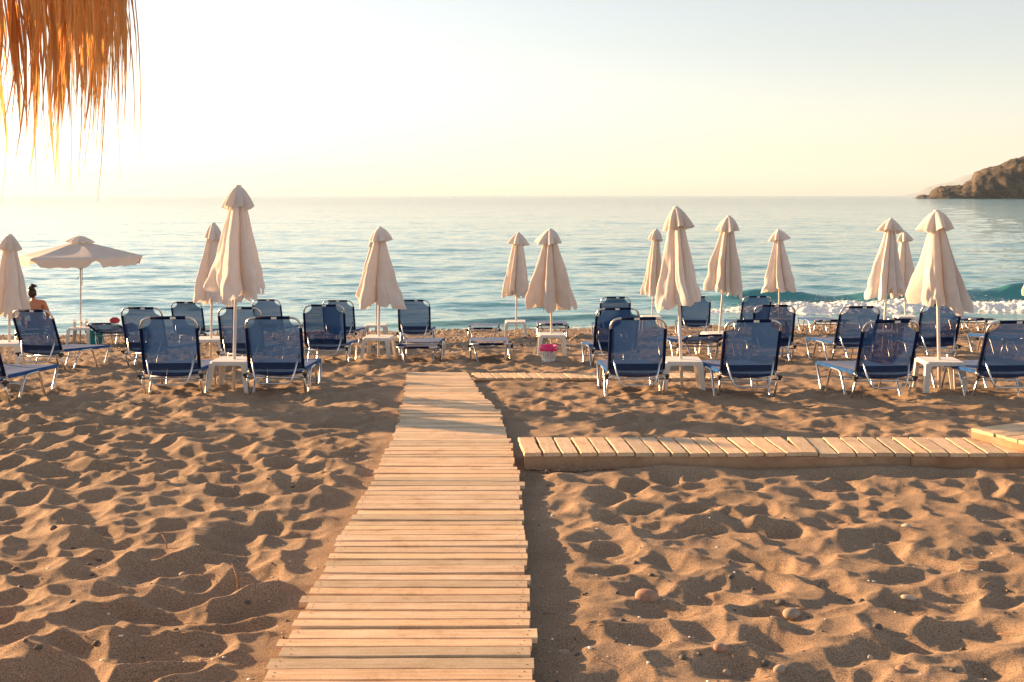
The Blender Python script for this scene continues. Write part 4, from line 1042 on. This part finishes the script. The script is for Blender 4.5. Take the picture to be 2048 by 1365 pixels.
# shingle near the waterline
r = np.random.default_rng(8); n = 14000; x = r.uniform(-17, 19, n); d = r.uniform(18.5, 28.5, n) + 14 * np.tanh(x / 14) * .13
keep = r.random(n) < sstep(18, 24, d - 14 * np.tanh(x / 14) * .13) * .9 + .05; x, d = x[keep], d[keep]
zz = sand_z(x, d); s_ = .012 + .03 * r.random(len(x)) ** 2
for nm, mt, sel, lab in (('shingle', 'stone', 0, 'brown shingle near the waterline'), ('shingle', 'stone_p', 1, 'pale shingle near the waterline'), ('shingle', 'stone_d', 2, 'dark shingle near the waterline')):
    mk = (np.arange(len(x)) % 5 // 2) == sel
    ob(nm, scatter_mesh(nm, np.stack([x, d, zz + .004], -1)[mk], np.stack([s_ * 1.3, s_, s_ * .6], -1)[mk], M[mt], 1, 1, .3), kind='stuff', label=lab, cat='pebbles')
# straw and leaf litter
def litter(name, pts, lens, mat, label, w=.003, up=.35):
    mb = MB(); rnd = random.Random(len(pts))
    for (x, y, z), L in zip(pts, lens):
        a = rnd.random() * 6.28; u_ = rnd.uniform(-.05, up); p = Vector((x, y, z + .003)); dv = Vector((math.cos(a), math.sin(a), u_)) * L
        mb.tube([p, p + dv * .5 + Vector((rnd.gauss(0, .08) * L, rnd.gauss(0, .08) * L, .06 * L)), p + dv], [w, w * .8, w * .3], 4)
    return ob(name, mb.mesh(name, mat), kind='stuff', label=label, cat='litter')
x, d = rand_ground(230, 3.6, 14, 14); zz = sand_z(x, d)
litter('straw_litter', list(zip(x, d, zz)), [random.uniform(.03, .11) for _ in x], M['twig'], 'bits of brown straw lying on the sand', .0022)
pts = []
for _ in range(170):
    xx = .45 + random.gauss(.0, .14); yy = D2A - .05 - abs(random.gauss(0, .03)); pts.append((xx, yy, float(sand_z(xx, yy)) + .004 + abs(random.gauss(0, .012))))
litter('dry_weed', pts, [random.uniform(.02, .06) for _ in pts], M['stone'], 'dry seaweed caught along the front of the side boardwalk', .0028, .8)
for px, py, L, lab in ((478, 1190, .16, 'upright brown straw stalk stuck in the left sand'), (335, 1108, .07, 'short pale stick in the left sand')):
    g = at(px, py); g.z = float(sand_z(g.x, g.y)); mb = MB(); mb.tube([g - Vector((0, 0, .02)), g + Vector((-.02, .03, L * .6)), g + Vector((-.05, .05, L))], [.004, .0035, .0015], 5)
    ob('straw_stalk', mb.mesh('straw_stalk', M['twig']), label=lab, cat='twig')

# ------------------------------------------------------------------ small boat by the headland
bd = 1130.; bx = (1879 - CX) * bd / FPX
bt = ob('motor_boat', None, None, (bx, bd, 0), label='tiny dark boat with white cabin before the headland', cat='boat')
P = np.zeros((6, 17, 3))
for i in range(6):
    s_ = i / 5
    for j in range(17):
        t = -1 + 2 * j / 16; w = 1.1 * (1 - max(0, t) ** 2.2) * (.55 + .45 * s_); ph = math.pi * s_
        P[i, j] = (t * 3.4, math.cos(ph) * 1.1 * (1 - max(0, t) ** 2.2), 1.0 - 1.1 * math.sin(ph) + .25 * max(0, t) ** 2)
ob('hull', grid_mesh('hull', P, M['hull']), bt)
mb = MB(); mb.box((0, 0, .9), (3.0, .95, .05)); ob('deck', mb.mesh('deck', M['hull'], False), bt)
mb = MB(); mb.box((-.3, 0, 1.75), (.7, .7, .8)); mb.box((-.3, 0, 2.62), (.85, .85, .06)); ob('cabin', mb.mesh('cabin', M['white'], False), bt)

# ------------------------------------------------------------------ evening haze over the bay
mh = bpy.data.materials.new('haze'); mh.use_nodes = True; hn = mh.node_tree
hn.nodes.remove(hn.nodes['Principled BSDF']); pv = hn.nodes.new('ShaderNodeVolumePrincipled')
pv.inputs['Color'].default_value = (.70, .86, 1.0, 1); pv.inputs['Density'].default_value = 0.42e-4; pv.inputs['Anisotropy'].default_value = .1
hn.links.new(pv.outputs[0], hn.nodes['Material Output'].inputs['Volume'])
mb = MB(); mb.box((0, 16500, 345), (36000, 17500, 352)); ob('haze', mb.mesh('haze', mh, False), kind='stuff', label='thin evening haze over the bay', cat='haze')
